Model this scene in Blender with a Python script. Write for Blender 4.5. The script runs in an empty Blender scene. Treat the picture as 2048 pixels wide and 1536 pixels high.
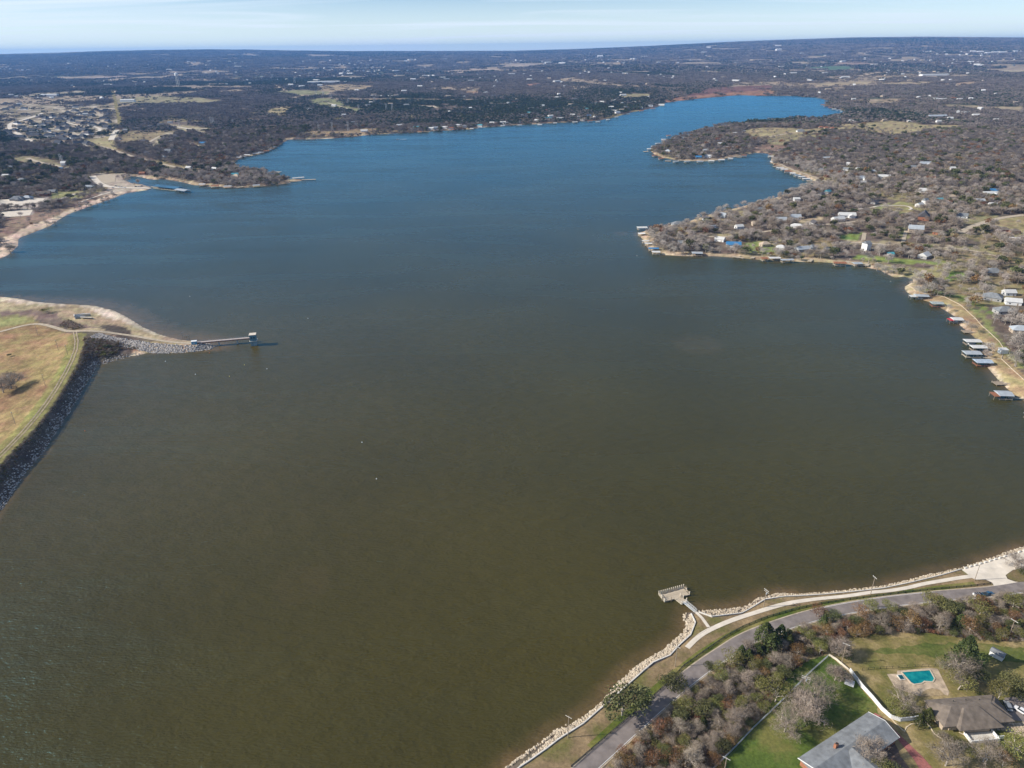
import bpy, bmesh, math, random
import numpy as np
from mathutils import Vector, Matrix
R = math.radians
rng = np.random.default_rng(7)
random.seed(7)
SC = bpy.context.scene
COL = SC.collection

# ------------------------------------------------------------------ camera, sky, sun, exposure
CAMH, FPX = 230.0, 1421.0
PITCH, ROLL = R(25.26), R(0.7)
fw = Vector((0, math.cos(PITCH), -math.sin(PITCH)))
r0 = Vector((1, 0, 0)); u0 = Vector((0, math.sin(PITCH), math.cos(PITCH)))
rt = r0*math.cos(ROLL) - u0*math.sin(ROLL)
up = u0*math.cos(ROLL) + r0*math.sin(ROLL)
cd = bpy.data.cameras.new("camera"); cam = bpy.data.objects.new("camera", cd); COL.objects.link(cam)
cam.matrix_world = Matrix(((rt.x, up.x, -fw.x, 0), (rt.y, up.y, -fw.y, 0), (rt.z, up.z, -fw.z, CAMH), (0, 0, 0, 1)))
cd.sensor_width = 36; cd.lens = FPX/2048*36; cd.clip_start = 1; cd.clip_end = 90000
SC.camera = cam
SUN_EL, SUN_AZ = R(31), R(-94)          # azimuth measured from +Y towards +X
w = bpy.data.worlds.new("World"); SC.world = w; w.use_nodes = True
nt = w.node_tree; nt.nodes.clear()
N = nt.nodes.new; L = nt.links.new
out = N('ShaderNodeOutputWorld'); bg = N('ShaderNodeBackground'); sky = N('ShaderNodeTexSky')
sky.sky_type = 'NISHITA'; sky.sun_disc = False; sky.sun_elevation = SUN_EL; sky.sun_rotation = SUN_AZ
sky.altitude = 1000; sky.air_density = 0.7; sky.dust_density = 0.3; sky.ozone_density = 2.2
tc = N('ShaderNodeTexCoord'); sep = N('ShaderNodeSeparateXYZ'); L(tc.outputs['Generated'], sep.inputs[0])
mx = N('ShaderNodeMath'); mx.operation = 'MAXIMUM'; mx.inputs[1].default_value = 0.012; L(sep.outputs[2], mx.inputs[0])
cmb = N('ShaderNodeCombineXYZ'); L(sep.outputs[0], cmb.inputs[0]); L(sep.outputs[1], cmb.inputs[1]); L(mx.outputs[0], cmb.inputs[2])
L(cmb.outputs[0], sky.inputs[0])
# thin cirrus: a sheet of noise looked up where the view ray meets a high layer
dv = N('ShaderNodeVectorMath'); dv.operation = 'DIVIDE'
cz = N('ShaderNodeCombineXYZ'); ad = N('ShaderNodeMath'); ad.operation = 'ADD'; ad.inputs[1].default_value = 0.03
L(mx.outputs[0], ad.inputs[0])
for i in range(3): L(ad.outputs[0], cz.inputs[i])
L(cmb.outputs[0], dv.inputs[0]); L(cz.outputs[0], dv.inputs[1])
mp = N('ShaderNodeMapping'); mp.inputs['Rotation'].default_value = (0, 0, R(-28)); mp.inputs['Scale'].default_value = (0.13, 0.30, 0.0)
mp.inputs['Location'].default_value = (3.1, 1.7, 0)
L(dv.outputs[0], mp.inputs[0])
nz = N('ShaderNodeTexNoise'); nz.inputs['Scale'].default_value = 0.9; nz.inputs['Detail'].default_value = 7; nz.inputs['Roughness'].default_value = 0.55; nz.inputs['Distortion'].default_value = 1.2
L(mp.outputs[0], nz.inputs['Vector'])
cr = N('ShaderNodeMapRange'); cr.inputs[1].default_value = 0.47; cr.inputs[2].default_value = 0.66; cr.inputs[3].default_value = 0.0; cr.inputs[4].default_value = 0.8
L(nz.outputs[0], cr.inputs[0])
hz = N('ShaderNodeMapRange'); hz.inputs[1].default_value = 0.0; hz.inputs[2].default_value = .06; hz.inputs[3].default_value = .85; hz.inputs[4].default_value = 0.0
L(sep.outputs[2], hz.inputs[0]); mh = N('ShaderNodeMixRGB'); L(hz.outputs[0], mh.inputs[0]); L(sky.outputs[0], mh.inputs[1]); mh.inputs[2].default_value = (7.0, 8.0, 8.0, 1)
mc = N('ShaderNodeMixRGB'); L(cr.outputs[0], mc.inputs[0]); L(mh.outputs[0], mc.inputs[1]); mc.inputs[2].default_value = (6.6, 7.4, 8.2, 1)
L(mc.outputs[0], bg.inputs[0]); bg.inputs[1].default_value = 0.10; L(bg.outputs[0], out.inputs[0])
sl = bpy.data.lights.new("sun", 'SUN'); sl.energy = 4.9; sl.angle = R(0.5); sl.color = (1, 0.93, 0.82)
so = bpy.data.objects.new("sun", sl); COL.objects.link(so)
sd_ = Vector((math.sin(SUN_AZ)*math.cos(SUN_EL), math.cos(SUN_AZ)*math.cos(SUN_EL), math.sin(SUN_EL)))
so.rotation_euler = sd_.to_track_quat('Z', 'Y').to_euler(); so.location = (0, 0, 900)
SC.view_settings.view_transform = 'Standard'; SC.view_settings.look = 'None'
SC.view_settings.gamma = 1; SC.view_settings.use_curve_mapping = False
SC.view_settings.exposure = 0.42
SC.cycles.volume_bounces = 0; SC.cycles.max_bounces = 5; SC.cycles.diffuse_bounces = 2; SC.cycles.glossy_bounces = 2
SC.cycles.transparent_max_bounces = 6; SC.cycles.transmission_bounces = 2

# ------------------------------------------------------------------ maths helpers
def ray(px, py):
    d = fw*FPX + rt*(px-1024) + up*(768-py)
    return d.normalized()
def W0(px, py, z=0.0):
    d = ray(px, py); t = (z-CAMH)/d.z
    return (d.x*t, d.y*t)
def toW(pts, z=0.0):
    return np.array([W0(a, b, z) for a, b in pts])
def inpoly(X, Y, P):
    ins = np.zeros(X.shape, bool); n = len(P)
    for i in range(n):
        x1, y1 = P[i]; x2, y2 = P[(i+1) % n]
        if y1 == y2: continue
        c = ((y1 > Y) != (y2 > Y)) & (X < (x2-x1)*(Y-y1)/(y2-y1)+x1)
        ins ^= c
    return ins
def dline(X, Y, P, closed=False):
    D = np.full(X.shape, 1e18); n = len(P)
    for i in range(n if closed else n-1):
        ax, ay = P[i]; bx, by = P[(i+1) % n]
        ex, ey = bx-ax, by-ay; l2 = ex*ex+ey*ey+1e-9
        t = np.clip(((X-ax)*ex+(Y-ay)*ey)/l2, 0, 1)
        D = np.minimum(D, (X-ax-t*ex)**2+(Y-ay-t*ey)**2)
    return np.sqrt(D)
def vnoise(X, Y, s, seed=0):
    x = X/s+seed*17.31; y = Y/s-seed*9.77
    xi = np.floor(x).astype(np.int64); yi = np.floor(y).astype(np.int64); fx = x-xi; fy = y-yi
    fx = fx*fx*(3-2*fx); fy = fy*fy*(3-2*fy)
    def h(a, b):
        v = (a*374761393+b*668265263+seed*362437) & 0xffffffff
        v = ((v ^ (v >> 13))*1274126177) & 0xffffffff
        return ((v ^ (v >> 16)) & 0xffff)/65535.0
    return (h(xi, yi)*(1-fx)+h(xi+1, yi)*fx)*(1-fy)+(h(xi, yi+1)*(1-fx)+h(xi+1, yi+1)*fx)*fy
def fbm(X, Y, s, seed=0):
    return (vnoise(X, Y, s, seed)*.5+vnoise(X, Y, s/2.1, seed+1)*.3+vnoise(X, Y, s/4.3, seed+2)*.2)

# ------------------------------------------------------------------ shoreline (traced, then put down on the water level)
SH = [(0,1022),(20,990),(45,950),(88,900),(108,868),(135,828),(155,795),(177,759),(197,728),(212,726),(239,718),(277,710),(300,705),
 (331,706),(362,705),(394,702),(422,698),(426,693),(409,685),(385,682),(362,680),(347,676),(331,672),(315,667),(300,660),(287,655),(268,643),(250,632),(225,620),(187,611),
 (150,609),(112,607),(75,604),(37,597),(0,593),(-150,582),(-300,570),(-300,552),(-150,548),(-60,532),(0,517),(17,510),(36,492),(37,476),(62,467),(100,452),
 (117,440),(140,427),(187,410),(225,397),(250,387),(300,379),(303,375),(285,369),(262,366),(247,358),(262,352),(281,354),(300,359),(332,359),(362,364),(387,370),(425,374),(462,376),
 (512,374),(544,370),(562,369),(587,364),(606,361),(604,358),(585,358),(562,356),(545,350),(530,345),(510,342),(490,340),(470,336),(467,328),(475,319),(490,314),(512,310),
 (527,307),(549,297),(571,283),(577,279),(612,279),(662,277),(700,275),(737,270),(787,267),(837,265),(912,260),(937,259),(974,254),(1024,251),(1061,249),
 (1124,245),(1199,241),(1231,234),(1261,225),(1294,219),(1324,211),(1329,206),(1374,200),(1424,195),(1474,190.5),(1536,191.5),(1586,191.5),(1636,195),
 (1658,202),(1646,210),(1666,216),(1691,222),(1672,232),(1620,236),(1586,237),(1536,240),(1480,246),(1430,254),(1399,262),(1349,276),(1319,291),(1299,299),(1306,307),(1319,314),(1349,320),
 (1386,322.5),(1424,322),(1461,316),(1499,307.5),(1514,306),(1536,308),(1544,314),(1541,324),(1550,332),(1573,341),(1611,354),(1633,365),(1610,378),(1570,390),(1520,404),
 (1480,414),(1456,420),(1415,430),(1376,443),(1330,452),(1305,456),(1290,462),(1272,468),(1284,476),(1290,490),(1304,505),(1326,510),(1370,512),(1430,512.5),(1490,517),
 (1530,521),(1590,523),(1640,524),(1690,528),(1730,534),(1760,541),(1789,555),(1809,553),(1828,558),(1822,566),(1808,574),(1811,582),(1819,588),(1839,598),(1859,604),(1889,620),(1913,635),
 (1919,650),(1947,673),(1963,691),(1969,712),(1975,735),(1994,757),(2018,781),(2030,791),(2048,801),(2120,850),(2200,920),(2250,990),(2200,1050),(2100,1080),
 (2048,1093),(2009,1106),(1961,1124),(1922,1136),(1864,1148),(1815,1161),(1766,1172),(1708,1178.5),(1652,1185),(1593,1188),(1554,1187),(1534,1192.6),(1515,1196.5),
 (1503,1206),(1485,1215),(1456,1218),(1417,1221),(1397,1222),(1374,1225),(1370,1237.6),(1372,1253),(1366,1267),(1347.6,1281),(1331,1297),(1289,1322),(1260,1341.5),(1258,1349),
 (1230,1371),(1215,1392),(1195,1412),(1166,1435),(1117,1462.6),(1078,1492),(1019.5,1533),(970,1570),(860,1650)]
LK = toW(SH)
dd = LK[0]-toW([(88,900)])[0]; dd /= np.linalg.norm(dd)
LK = np.vstack([LK, [(-80, 90), (-150, -60), (-300, -260)], [tuple(LK[0]+dd*500)]])
LSEG = LK
def sdist(X, Y):
    d = np.full(X.shape, 1e9)
    near = None
    d = dline(X, Y, LK, True)
    return np.where(inpoly(X, Y, LK), -d, d)
DAM = toW([(157,668),(156,692),(142,728),(105,790),(60,850),(0,912)], 8)
e = DAM[-1]-DAM[-2]; e /= np.linalg.norm(e); DAM = np.vstack([DAM, [DAM[-1]+e*400]])
GRO = toW([(150,664),(200,668),(250,675),(310,684),(360,688),(392,689)], 3.5)
SIL = [(-300,116),(0,108),(120,105),(200,102),(330,99.5),(420,98.5),(512,100),(700,102),(1024,101.5),(1150,98),(1300,91.5),(1450,84),(1536,80.5),(1700,75),(1850,73.5),(2048,75),(2300,80)]
saz, sel = [], []
for a, b in SIL:
    d = ray(a, b); saz.append(math.atan2(d.x, d.y)); sel.append(d.z/math.hypot(d.x, d.y))
RIM = 24000.0
def gz(X, Y, S=None):
    X = np.asarray(X, float); Y = np.asarray(Y, float)
    if S is None: S = sdist(X, Y)
    Sp = np.maximum(S, 0)
    z = np.where(S < 0, np.maximum(S*0.25, -4), np.minimum(Sp*.25, 1.6)+np.minimum(np.maximum(Sp-15, 0)*.02, 2.4))
    d = dline(X, Y, DAM)
    za = 7*Sp/(Sp+np.maximum(d-5, 0)+1e-6); zb = 7-np.maximum(d-5, 0)*.16
    z = np.where((S > 0) & (d < 60), np.maximum(z, np.minimum(za, zb)), z)
    d = dline(X, Y, GRO)
    za = 3.6*Sp/(Sp+np.maximum(d-2.5, 0)+1e-6); zb = 3.6-np.maximum(d-3, 0)*.2
    z = np.where((S > 0) & (d < 40), np.maximum(z, np.minimum(za, zb)), z)
    r = np.hypot(X, Y); az = np.arctan2(X, Y)
    zt = CAMH+RIM*np.interp(az, saz, sel)
    t = np.clip((r-7000)/(RIM-7000), 0, 1); t = t*t*(3-2*t)
    z = z+t*(zt-4)
    k = np.clip((r-3500)/5000, 0, 1)*np.clip(Sp/600, 0, 1)*(1-np.clip((r-17000)/6000, 0, 1))
    z = z+k*(fbm(X, Y, 2600, 5)-.35)*70
    k2 = np.clip((r-1200)/1500, 0, 1)*np.clip(Sp/250, 0, 1)*(1-np.clip((r-17000)/6000, 0, 1))
    z = z+k2*(fbm(X, Y, 700, 9)-.2)*14
    return z
def gz1(x, y):
    return float(gz(np.array([x]), np.array([y]))[0])
def at(px, py, dz=0.0):
    """the point of the land seen at a pixel (dz: how far above the land)"""
    if py < 215:
        d = ray(px, py); hyp = math.hypot(d.x, d.y); t = np.geomspace(1800, 25500, 700)/hyp
        h_ = CAMH+d.z*t-gz(d.x*t, d.y*t)-dz; k = np.where(h_ <= 0)[0]; k = k[0] if len(k) else int(np.argmin(h_))
        if k > 0 and h_[k] <= 0: tt = t[k-1]+(t[k]-t[k-1])*h_[k-1]/(h_[k-1]-h_[k]+1e-9)
        else: tt = t[k]
        return d.x*tt, d.y*tt, gz1(d.x*tt, d.y*tt)
    z = 3.0
    for _ in range(4):
        x, y = W0(px, py, z+dz); z = gz1(x, y)
    return x, y, z
def atm(pts, dz=0.0):
    P = np.array(pts, float); Z = np.full(len(P), 3.0)
    if P[:, 1].min() < 215: return np.array([at(a, b, dz)[:2] for a, b in pts])
    for _ in range(4):
        XY = np.array([W0(a, b, z+dz) for (a, b), z in zip(P, Z)]); Z = gz(XY[:, 0], XY[:, 1])
    return XY

# ------------------------------------------------------------------ materials
MATS = {}
def mat(name, col, rough=.85, var=.12, scale=1.0, metal=0.0, rand=0.0, bump=0.0, spec=.3, col2=None, huev=0.0):
    if name in MATS: return MATS[name]
    m = bpy.data.materials.new(name); m.use_nodes = True; t = m.node_tree; b = t.nodes['Principled BSDF']
    b.inputs['Roughness'].default_value = rough; b.inputs['Metallic'].default_value = metal
    b.inputs['Specular IOR Level'].default_value = spec
    tcn = t.nodes.new('ShaderNodeTexCoord'); nn = t.nodes.new('ShaderNodeTexNoise')
    nn.inputs['Scale'].default_value = scale; nn.inputs['Detail'].default_value = 5
    t.links.new(tcn.outputs['Object'], nn.inputs['Vector'])
    mr = t.nodes.new('ShaderNodeMixRGB'); c = Vector(col)
    c2 = Vector(col2) if col2 else c*(1+var*2)
    c1 = c if col2 else c*(1-var*2)
    mr.inputs[1].default_value = (*c1, 1); mr.inputs[2].default_value = (*c2, 1)
    rp = t.nodes.new('ShaderNodeMapRange'); rp.inputs[1].default_value = .3; rp.inputs[2].default_value = .7
    t.links.new(nn.outputs[0], rp.inputs[0]); t.links.new(rp.outputs[0], mr.inputs[0])
    last = mr.outputs[0]
    if rand > 0:
        oi = t.nodes.new('ShaderNodeObjectInfo'); hs = t.nodes.new('ShaderNodeHueSaturation')
        m1 = t.nodes.new('ShaderNodeMapRange'); m1.inputs[3].default_value = 1-rand; m1.inputs[4].default_value = 1+rand
        t.links.new(oi.outputs['Random'], m1.inputs[0]); t.links.new(m1.outputs[0], hs.inputs['Value'])
        if huev:
            mm = t.nodes.new('ShaderNodeMath'); mm.operation = 'MULTIPLY'; mm.inputs[1].default_value = 7.13
            fr = t.nodes.new('ShaderNodeMath'); fr.operation = 'FRACT'; m2 = t.nodes.new('ShaderNodeMapRange')
            m2.inputs[3].default_value = .5-huev; m2.inputs[4].default_value = .5+huev
            t.links.new(oi.outputs['Random'], mm.inputs[0]); t.links.new(mm.outputs[0], fr.inputs[0]); t.links.new(fr.outputs[0], m2.inputs[0]); t.links.new(m2.outputs[0], hs.inputs['Hue'])
        t.links.new(last, hs.inputs['Color']); last = hs.outputs[0]
    t.links.new(last, b.inputs['Base Color'])
    if bump:
        bp = t.nodes.new('ShaderNodeBump'); bp.inputs['Distance'].default_value = bump; bp.inputs['Strength'].default_value = .6
        t.links.new(nn.outputs[0], bp.inputs['Height']); t.links.new(bp.outputs[0], b.inputs['Normal'])
    MATS[name] = m; return m
twig = mat('twig', (.275, .225, .178), rough=.9, var=.14, scale=.5, rand=.32, huev=.008, spec=.1)
twigfar = mat('twig_far', (.20, .172, .155), rough=.95, var=.15, scale=.2, rand=.34, huev=.012, spec=.05)
bark = mat('bark', (.44, .385, .33), rough=.9, var=.15, scale=2, spec=.1)
oakm = mat('oak_leaf', (.10, .105, .04), rough=.75, var=.22, scale=.6, rand=.3, huev=.02, spec=.2)
cedm = mat('cedar_leaf', (.075, .092, .03), rough=.8, var=.22, scale=.8, rand=.25, huev=.02, spec=.15)
rustm = mat('rust_leaf', (.19, .105, .05), rough=.85, var=.2, scale=.6, rand=.25, huev=.02, spec=.1)
olivem = mat('olive_leaf', (.16, .155, .05), rough=.85, var=.2, scale=.6, rand=.25, huev=.02, spec=.1)
cedfar = mat('cedar_far', (.055, .07, .04), rough=.95, var=.2, scale=.2, rand=.3, huev=.02, spec=.05)
concrete = mat('concrete', (.62, .55, .46), rough=.9, var=.06, scale=.25)
concw = mat('pale_concrete', (.60, .57, .52), rough=.9, var=.06, scale=.6)
asphalt = mat('asphalt', (.20, .172, .16), rough=.9, var=.11, scale=.35)
gravel = mat('gravel', (.42, .35, .26), rough=.95, var=.12, scale=.5)
dirt = mat('dirt', (.33, .26, .18), rough=.95, var=.15, scale=.3)
white = mat('white_paint', (.74, .74, .73), rough=.6, var=.03, scale=.5)
metalw = mat('pale_metal_roof', (.56, .555, .54), rough=.45, var=.04, scale=.3)
metalg = mat('grey_metal_roof', (.36, .39, .42), rough=.5, var=.06, scale=.3)
blueroof = mat('blue_metal_roof', (.05, .19, .38), rough=.5, var=.06, scale=.3)
tealroof = mat('teal_metal_roof', (.08, .30, .36), rough=.5, var=.06, scale=.3)
shing = mat('grey_shingle', (.19, .20, .21), rough=.95, var=.13, scale=.45)
shingd = mat('dark_shingle', (.085, .08, .085), rough=.95, var=.1, scale=1.2)
shingb = mat('brown_shingle', (.165, .135, .11), rough=.95, var=.14, scale=.5)
rustroof = mat('rust_roof', (.26, .11, .06), rough=.9, var=.12, scale=.8)
tanwall = mat('tan_wall', (.42, .34, .26), rough=.9, var=.06, scale=1)
brick = mat('brick_wall', (.34, .15, .085), rough=.9, var=.1, scale=2)
greywall = mat('grey_wall', (.33, .32, .31), rough=.9, var=.06, scale=1)
wood = mat('weathered_wood', (.30, .24, .18), rough=.9, var=.12, scale=1.5)
woodp = mat('pale_deck', (.44, .37, .28), rough=.9, var=.12, scale=1.5)
dark = mat('dark_metal', (.03, .035, .035), rough=.6, var=.1, scale=1)
glass = mat('window_glass', (.03, .04, .05), rough=.15, var=.1, scale=1, spec=.6)
rock1 = mat('pale_rock', (.31, .25, .185), rough=.95, scale=1.7, col2=(.62, .52, .39))
rock2 = mat('grey_rock', (.14, .13, .125), rough=.95, scale=1.0, col2=(.60, .55, .51))

def mat_ground():
    m = bpy.data.materials.new('ground'); m.use_nodes = True; t = m.node_tree; b = t.nodes['Principled BSDF']
    b.inputs['Roughness'].default_value = .95; b.inputs['Specular IOR Level'].default_value = .1
    at_ = t.nodes.new('ShaderNodeAttribute'); at_.attribute_name = 'soil'
    g = t.nodes.new('ShaderNodeNewGeometry')
    last = at_.outputs['Color']
    for sc, lo, hi, det in ((.012, .72, 1.28, 6), (.11, .68, 1.32, 6), (.9, .72, 1.28, 4)):
        n = t.nodes.new('ShaderNodeTexNoise'); n.inputs['Scale'].default_value = sc; n.inputs['Detail'].default_value = det; n.inputs['Roughness'].default_value = .65
        t.links.new(g.outputs['Position'], n.inputs['Vector'])
        mr = t.nodes.new('ShaderNodeMapRange'); mr.inputs[1].default_value = .3; mr.inputs[2].default_value = .7; mr.inputs[3].default_value = lo; mr.inputs[4].default_value = hi
        t.links.new(n.outputs[0], mr.inputs[0])
        v = t.nodes.new('ShaderNodeVectorMath'); v.operation = 'SCALE'; t.links.new(last, v.inputs[0]); t.links.new(mr.outputs[0], v.inputs['Scale']); last = v.outputs[0]
    # green / straw drift
    n = t.nodes.new('ShaderNodeTexNoise'); n.inputs['Scale'].default_value = .045; n.inputs['Detail'].default_value = 7; n.inputs['Roughness'].default_value = .7
    t.links.new(g.outputs['Position'], n.inputs['Vector'])
    mr = t.nodes.new('ShaderNodeMapRange'); mr.inputs[1].default_value = .35; mr.inputs[2].default_value = .65; mr.inputs[3].default_value = .465; mr.inputs[4].default_value = .53
    t.links.new(n.outputs[0], mr.inputs[0])
    hs = t.nodes.new('ShaderNodeHueSaturation'); t.links.new(mr.outputs[0], hs.inputs['Hue']); t.links.new(last, hs.inputs['Color'])
    t.links.new(hs.outputs[0], b.inputs['Base Color'])
    return m
def mat_water():
    m = bpy.data.materials.new('water'); m.use_nodes = True; t = m.node_tree; b = t.nodes['Principled BSDF']
    g = t.nodes.new('ShaderNodeNewGeometry')
    a = t.nodes.new('ShaderNodeAttribute'); a.attribute_name = 'shallow_glare'
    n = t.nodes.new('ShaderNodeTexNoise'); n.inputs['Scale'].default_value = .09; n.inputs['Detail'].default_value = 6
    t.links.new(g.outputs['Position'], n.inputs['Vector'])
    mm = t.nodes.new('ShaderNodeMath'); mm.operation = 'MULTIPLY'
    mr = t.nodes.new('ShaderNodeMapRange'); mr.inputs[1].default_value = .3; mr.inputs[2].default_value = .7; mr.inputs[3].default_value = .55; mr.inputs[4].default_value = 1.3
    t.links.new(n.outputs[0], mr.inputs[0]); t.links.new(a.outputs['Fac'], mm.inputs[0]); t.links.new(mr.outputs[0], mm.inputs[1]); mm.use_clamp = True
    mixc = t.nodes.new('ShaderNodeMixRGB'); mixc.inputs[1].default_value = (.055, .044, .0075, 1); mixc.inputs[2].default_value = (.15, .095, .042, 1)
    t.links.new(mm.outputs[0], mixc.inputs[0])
    # silt clouds and drifting turbidity
    n2 = t.nodes.new('ShaderNodeTexNoise'); n2.inputs['Scale'].default_value = .006; n2.inputs['Detail'].default_value = 5
    t.links.new(g.outputs['Position'], n2.inputs['Vector'])
    m2 = t.nodes.new('ShaderNodeMapRange'); m2.inputs[1].default_value = .3; m2.inputs[2].default_value = .7; m2.inputs[3].default_value = .86; m2.inputs[4].default_value = 1.14
    t.links.new(n2.outputs[0], m2.inputs[0])
    n3 = t.nodes.new('ShaderNodeTexNoise'); n3.inputs['Scale'].default_value = .011; n3.inputs['Detail'].default_value = 6; n3.inputs['Roughness'].default_value = .65; n3.inputs['Distortion'].default_value = .8
    mw = t.nodes.new('ShaderNodeMapping'); mw.inputs['Scale'].default_value = (.35, 1.5, 1); mw.inputs['Rotation'].default_value = (0, 0, R(14)); t.links.new(g.outputs['Position'], mw.inputs[0]); t.links.new(mw.outputs[0], n3.inputs['Vector'])
    m3 = t.nodes.new('ShaderNodeMapRange'); m3.inputs[1].default_value = .38; m3.inputs[2].default_value = .62; m3.inputs[3].default_value = .10; m3.inputs[4].default_value = .36; t.links.new(n3.outputs[0], m3.inputs[0])
    v = t.nodes.new('ShaderNodeVectorMath'); v.operation = 'SCALE'; t.links.new(mixc.outputs[0], v.inputs[0]); t.links.new(m2.outputs[0], v.inputs['Scale'])
    t.links.new(v.outputs[0], b.inputs['Base Color'])
    b.inputs['Specular IOR Level'].default_value = 0; b.inputs['Roughness'].default_value = 1
    mp_ = t.nodes.new('ShaderNodeMapping'); mp_.inputs['Rotation'].default_value = (0, 0, R(-12)); mp_.inputs['Scale'].default_value = (.45, 1.0, 1)
    t.links.new(g.outputs['Position'], mp_.inputs[0])
    prev = None
    for sc, dist, det in ((.20, .55, 5), (1.1, .22, 3)):
        nn = t.nodes.new('ShaderNodeTexNoise'); nn.inputs['Scale'].default_value = sc; nn.inputs['Detail'].default_value = det
        t.links.new(mp_.outputs[0], nn.inputs['Vector'])
        bp = t.nodes.new('ShaderNodeBump'); bp.inputs['Distance'].default_value = dist*4; bp.inputs['Strength'].default_value = .5
        t.links.new(nn.outputs[0], bp.inputs['Height'])
        if prev: t.links.new(prev.outputs[0], bp.inputs['Normal'])
        prev = bp
    gl = t.nodes.new('ShaderNodeBsdfGlossy'); t.links.new(m3.outputs[0], gl.inputs['Roughness']); gl.inputs['Color'].default_value = (.24, .74, 1.0, 1)
    fr = t.nodes.new('ShaderNodeFresnel'); fr.inputs['IOR'].default_value = 1.37; mxs = t.nodes.new('ShaderNodeMixShader')
    t.links.new(prev.outputs[0], gl.inputs['Normal']); t.links.new(prev.outputs[0], b.inputs['Normal'])
    t.links.new(fr.outputs[0], mxs.inputs[0]); t.links.new(b.outputs[0], mxs.inputs[1]); t.links.new(gl.outputs[0], mxs.inputs[2])
    t.links.new(mxs.outputs[0], t.nodes['Material Output'].inputs['Surface'])
    return m
def mat_grass(name, c1, c2, c3):
    m = bpy.data.materials.new(name); m.use_nodes = True; t = m.node_tree; b = t.nodes['Principled BSDF']
    b.inputs['Roughness'].default_value = .95; b.inputs['Specular IOR Level'].default_value = .1
    g = t.nodes.new('ShaderNodeNewGeometry')
    n1 = t.nodes.new('ShaderNodeTexNoise'); n1.inputs['Scale'].default_value = .07; n1.inputs['Detail'].default_value = 6; n1.inputs['Roughness'].default_value = .6
    n2 = t.nodes.new('ShaderNodeTexNoise'); n2.inputs['Scale'].default_value = .8; n2.inputs['Detail'].default_value = 5; n2.inputs['Roughness'].default_value = .75
    for n in (n1, n2): t.links.new(g.outputs['Position'], n.inputs['Vector'])
    cr_ = t.nodes.new('ShaderNodeValToRGB'); e = cr_.color_ramp.elements
    e[0].position = .36; e[0].color = (*c1, 1); e[1].position = .64; e[1].color = (*c3, 1); q = e.new(.5); q.color = (*c2, 1)
    t.links.new(n1.outputs[0], cr_.inputs[0])
    mr = t.nodes.new('ShaderNodeMapRange'); mr.inputs[1].default_value = .3; mr.inputs[2].default_value = .7; mr.inputs[3].default_value = .65; mr.inputs[4].default_value = 1.35
    t.links.new(n2.outputs[0], mr.inputs[0])
    v = t.nodes.new('ShaderNodeVectorMath'); v.operation = 'SCALE'; t.links.new(cr_.outputs[0], v.inputs[0]); t.links.new(mr.outputs[0], v.inputs['Scale'])
    t.links.new(v.outputs[0], b.inputs['Base Color'])
    return m
lawn_m = mat_grass('lawn', (.055, .088, .018), (.088, .125, .026), (.15, .145, .045))
patch_m = mat_grass('green_patch', (.07, .095, .022), (.11, .125, .035), (.18, .16, .06))
tan_m = mat_grass('dry_grass', (.11, .115, .032), (.20, .165, .065), (.33, .25, .13))
verge_m = mat_grass('verge', (.13, .12, .042), (.20, .145, .082), (.30, .215, .12))
scrub_m = mat_grass('scrub_floor', (.12, .085, .055), (.20, .15, .09), (.33, .25, .15))

# ------------------------------------------------------------------ object helpers
def tag(o, label=None, cat=None, group=None, kind=None):
    if label: o['label'] = label
    if cat: o['category'] = cat
    if group: o['group'] = group
    if kind: o['kind'] = kind
    return o
def empty(name, loc, rz=0, label=None, cat=None, group=None):
    o = bpy.data.objects.new(name, None); COL.objects.link(o); o.location = loc; o.rotation_euler = (0, 0, rz)
    o.empty_display_size = .5
    return tag(o, label, cat, group)
class MB:
    def __init__(s): s.v = []; s.f = []; s.m = []
    def add(s, vs, fs, m=0):
        k = len(s.v); s.v += [tuple(v) for v in vs]; s.f += [tuple(k+i for i in f) for f in fs]; s.m += [m]*len(fs)
    def box(s, x0, x1, y0, y1, z0, z1, m=0):
        s.add([(x0,y0,z0),(x1,y0,z0),(x1,y1,z0),(x0,y1,z0),(x0,y0,z1),(x1,y0,z1),(x1,y1,z1),(x0,y1,z1)],
              [(0,3,2,1),(4,5,6,7),(0,1,5,4),(1,2,6,5),(2,3,7,6),(3,0,4,7)], m)
    def tube(s, a, b, r1, r2, n=6, m=0):
        a = Vector(a); b = Vector(b); d = (b-a).normalized(); x = d.orthogonal().normalized(); y = d.cross(x)
        vs = []
        for p, r in ((a, r1), (b, r2)):
            for i in range(n):
                t = 2*math.pi*i/n; vs.append(p+x*(r*math.cos(t))+y*(r*math.sin(t)))
        fs = [(i, (i+1) % n, n+(i+1) % n, n+i) for i in range(n)]+[tuple(range(n))[::-1], tuple(range(n, 2*n))]
        s.add(vs, fs, m)
    def prism(s, P, z0, z1, m=0):
        n = len(P); vs = [(p[0], p[1], z0) for p in P]+[(p[0], p[1], z1) for p in P]
        s.add(vs, [tuple(range(n))[::-1], tuple(range(n, 2*n))]+[(i, (i+1) % n, n+(i+1) % n, n+i) for i in range(n)], m)
    def mesh(s, name, mats):
        me = bpy.data.meshes.new(name); me.from_pydata(s.v, [], s.f)
        for q in (mats if isinstance(mats, (list, tuple)) else [mats]): me.materials.append(q)
        if any(s.m): me.polygons.foreach_set('material_index', s.m)
        me.update(); return me
    def build(s, name, mats, parent=None):
        o = bpy.data.objects.new(name, s.mesh(name, mats)); COL.objects.link(o); o.parent = parent; return o
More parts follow.
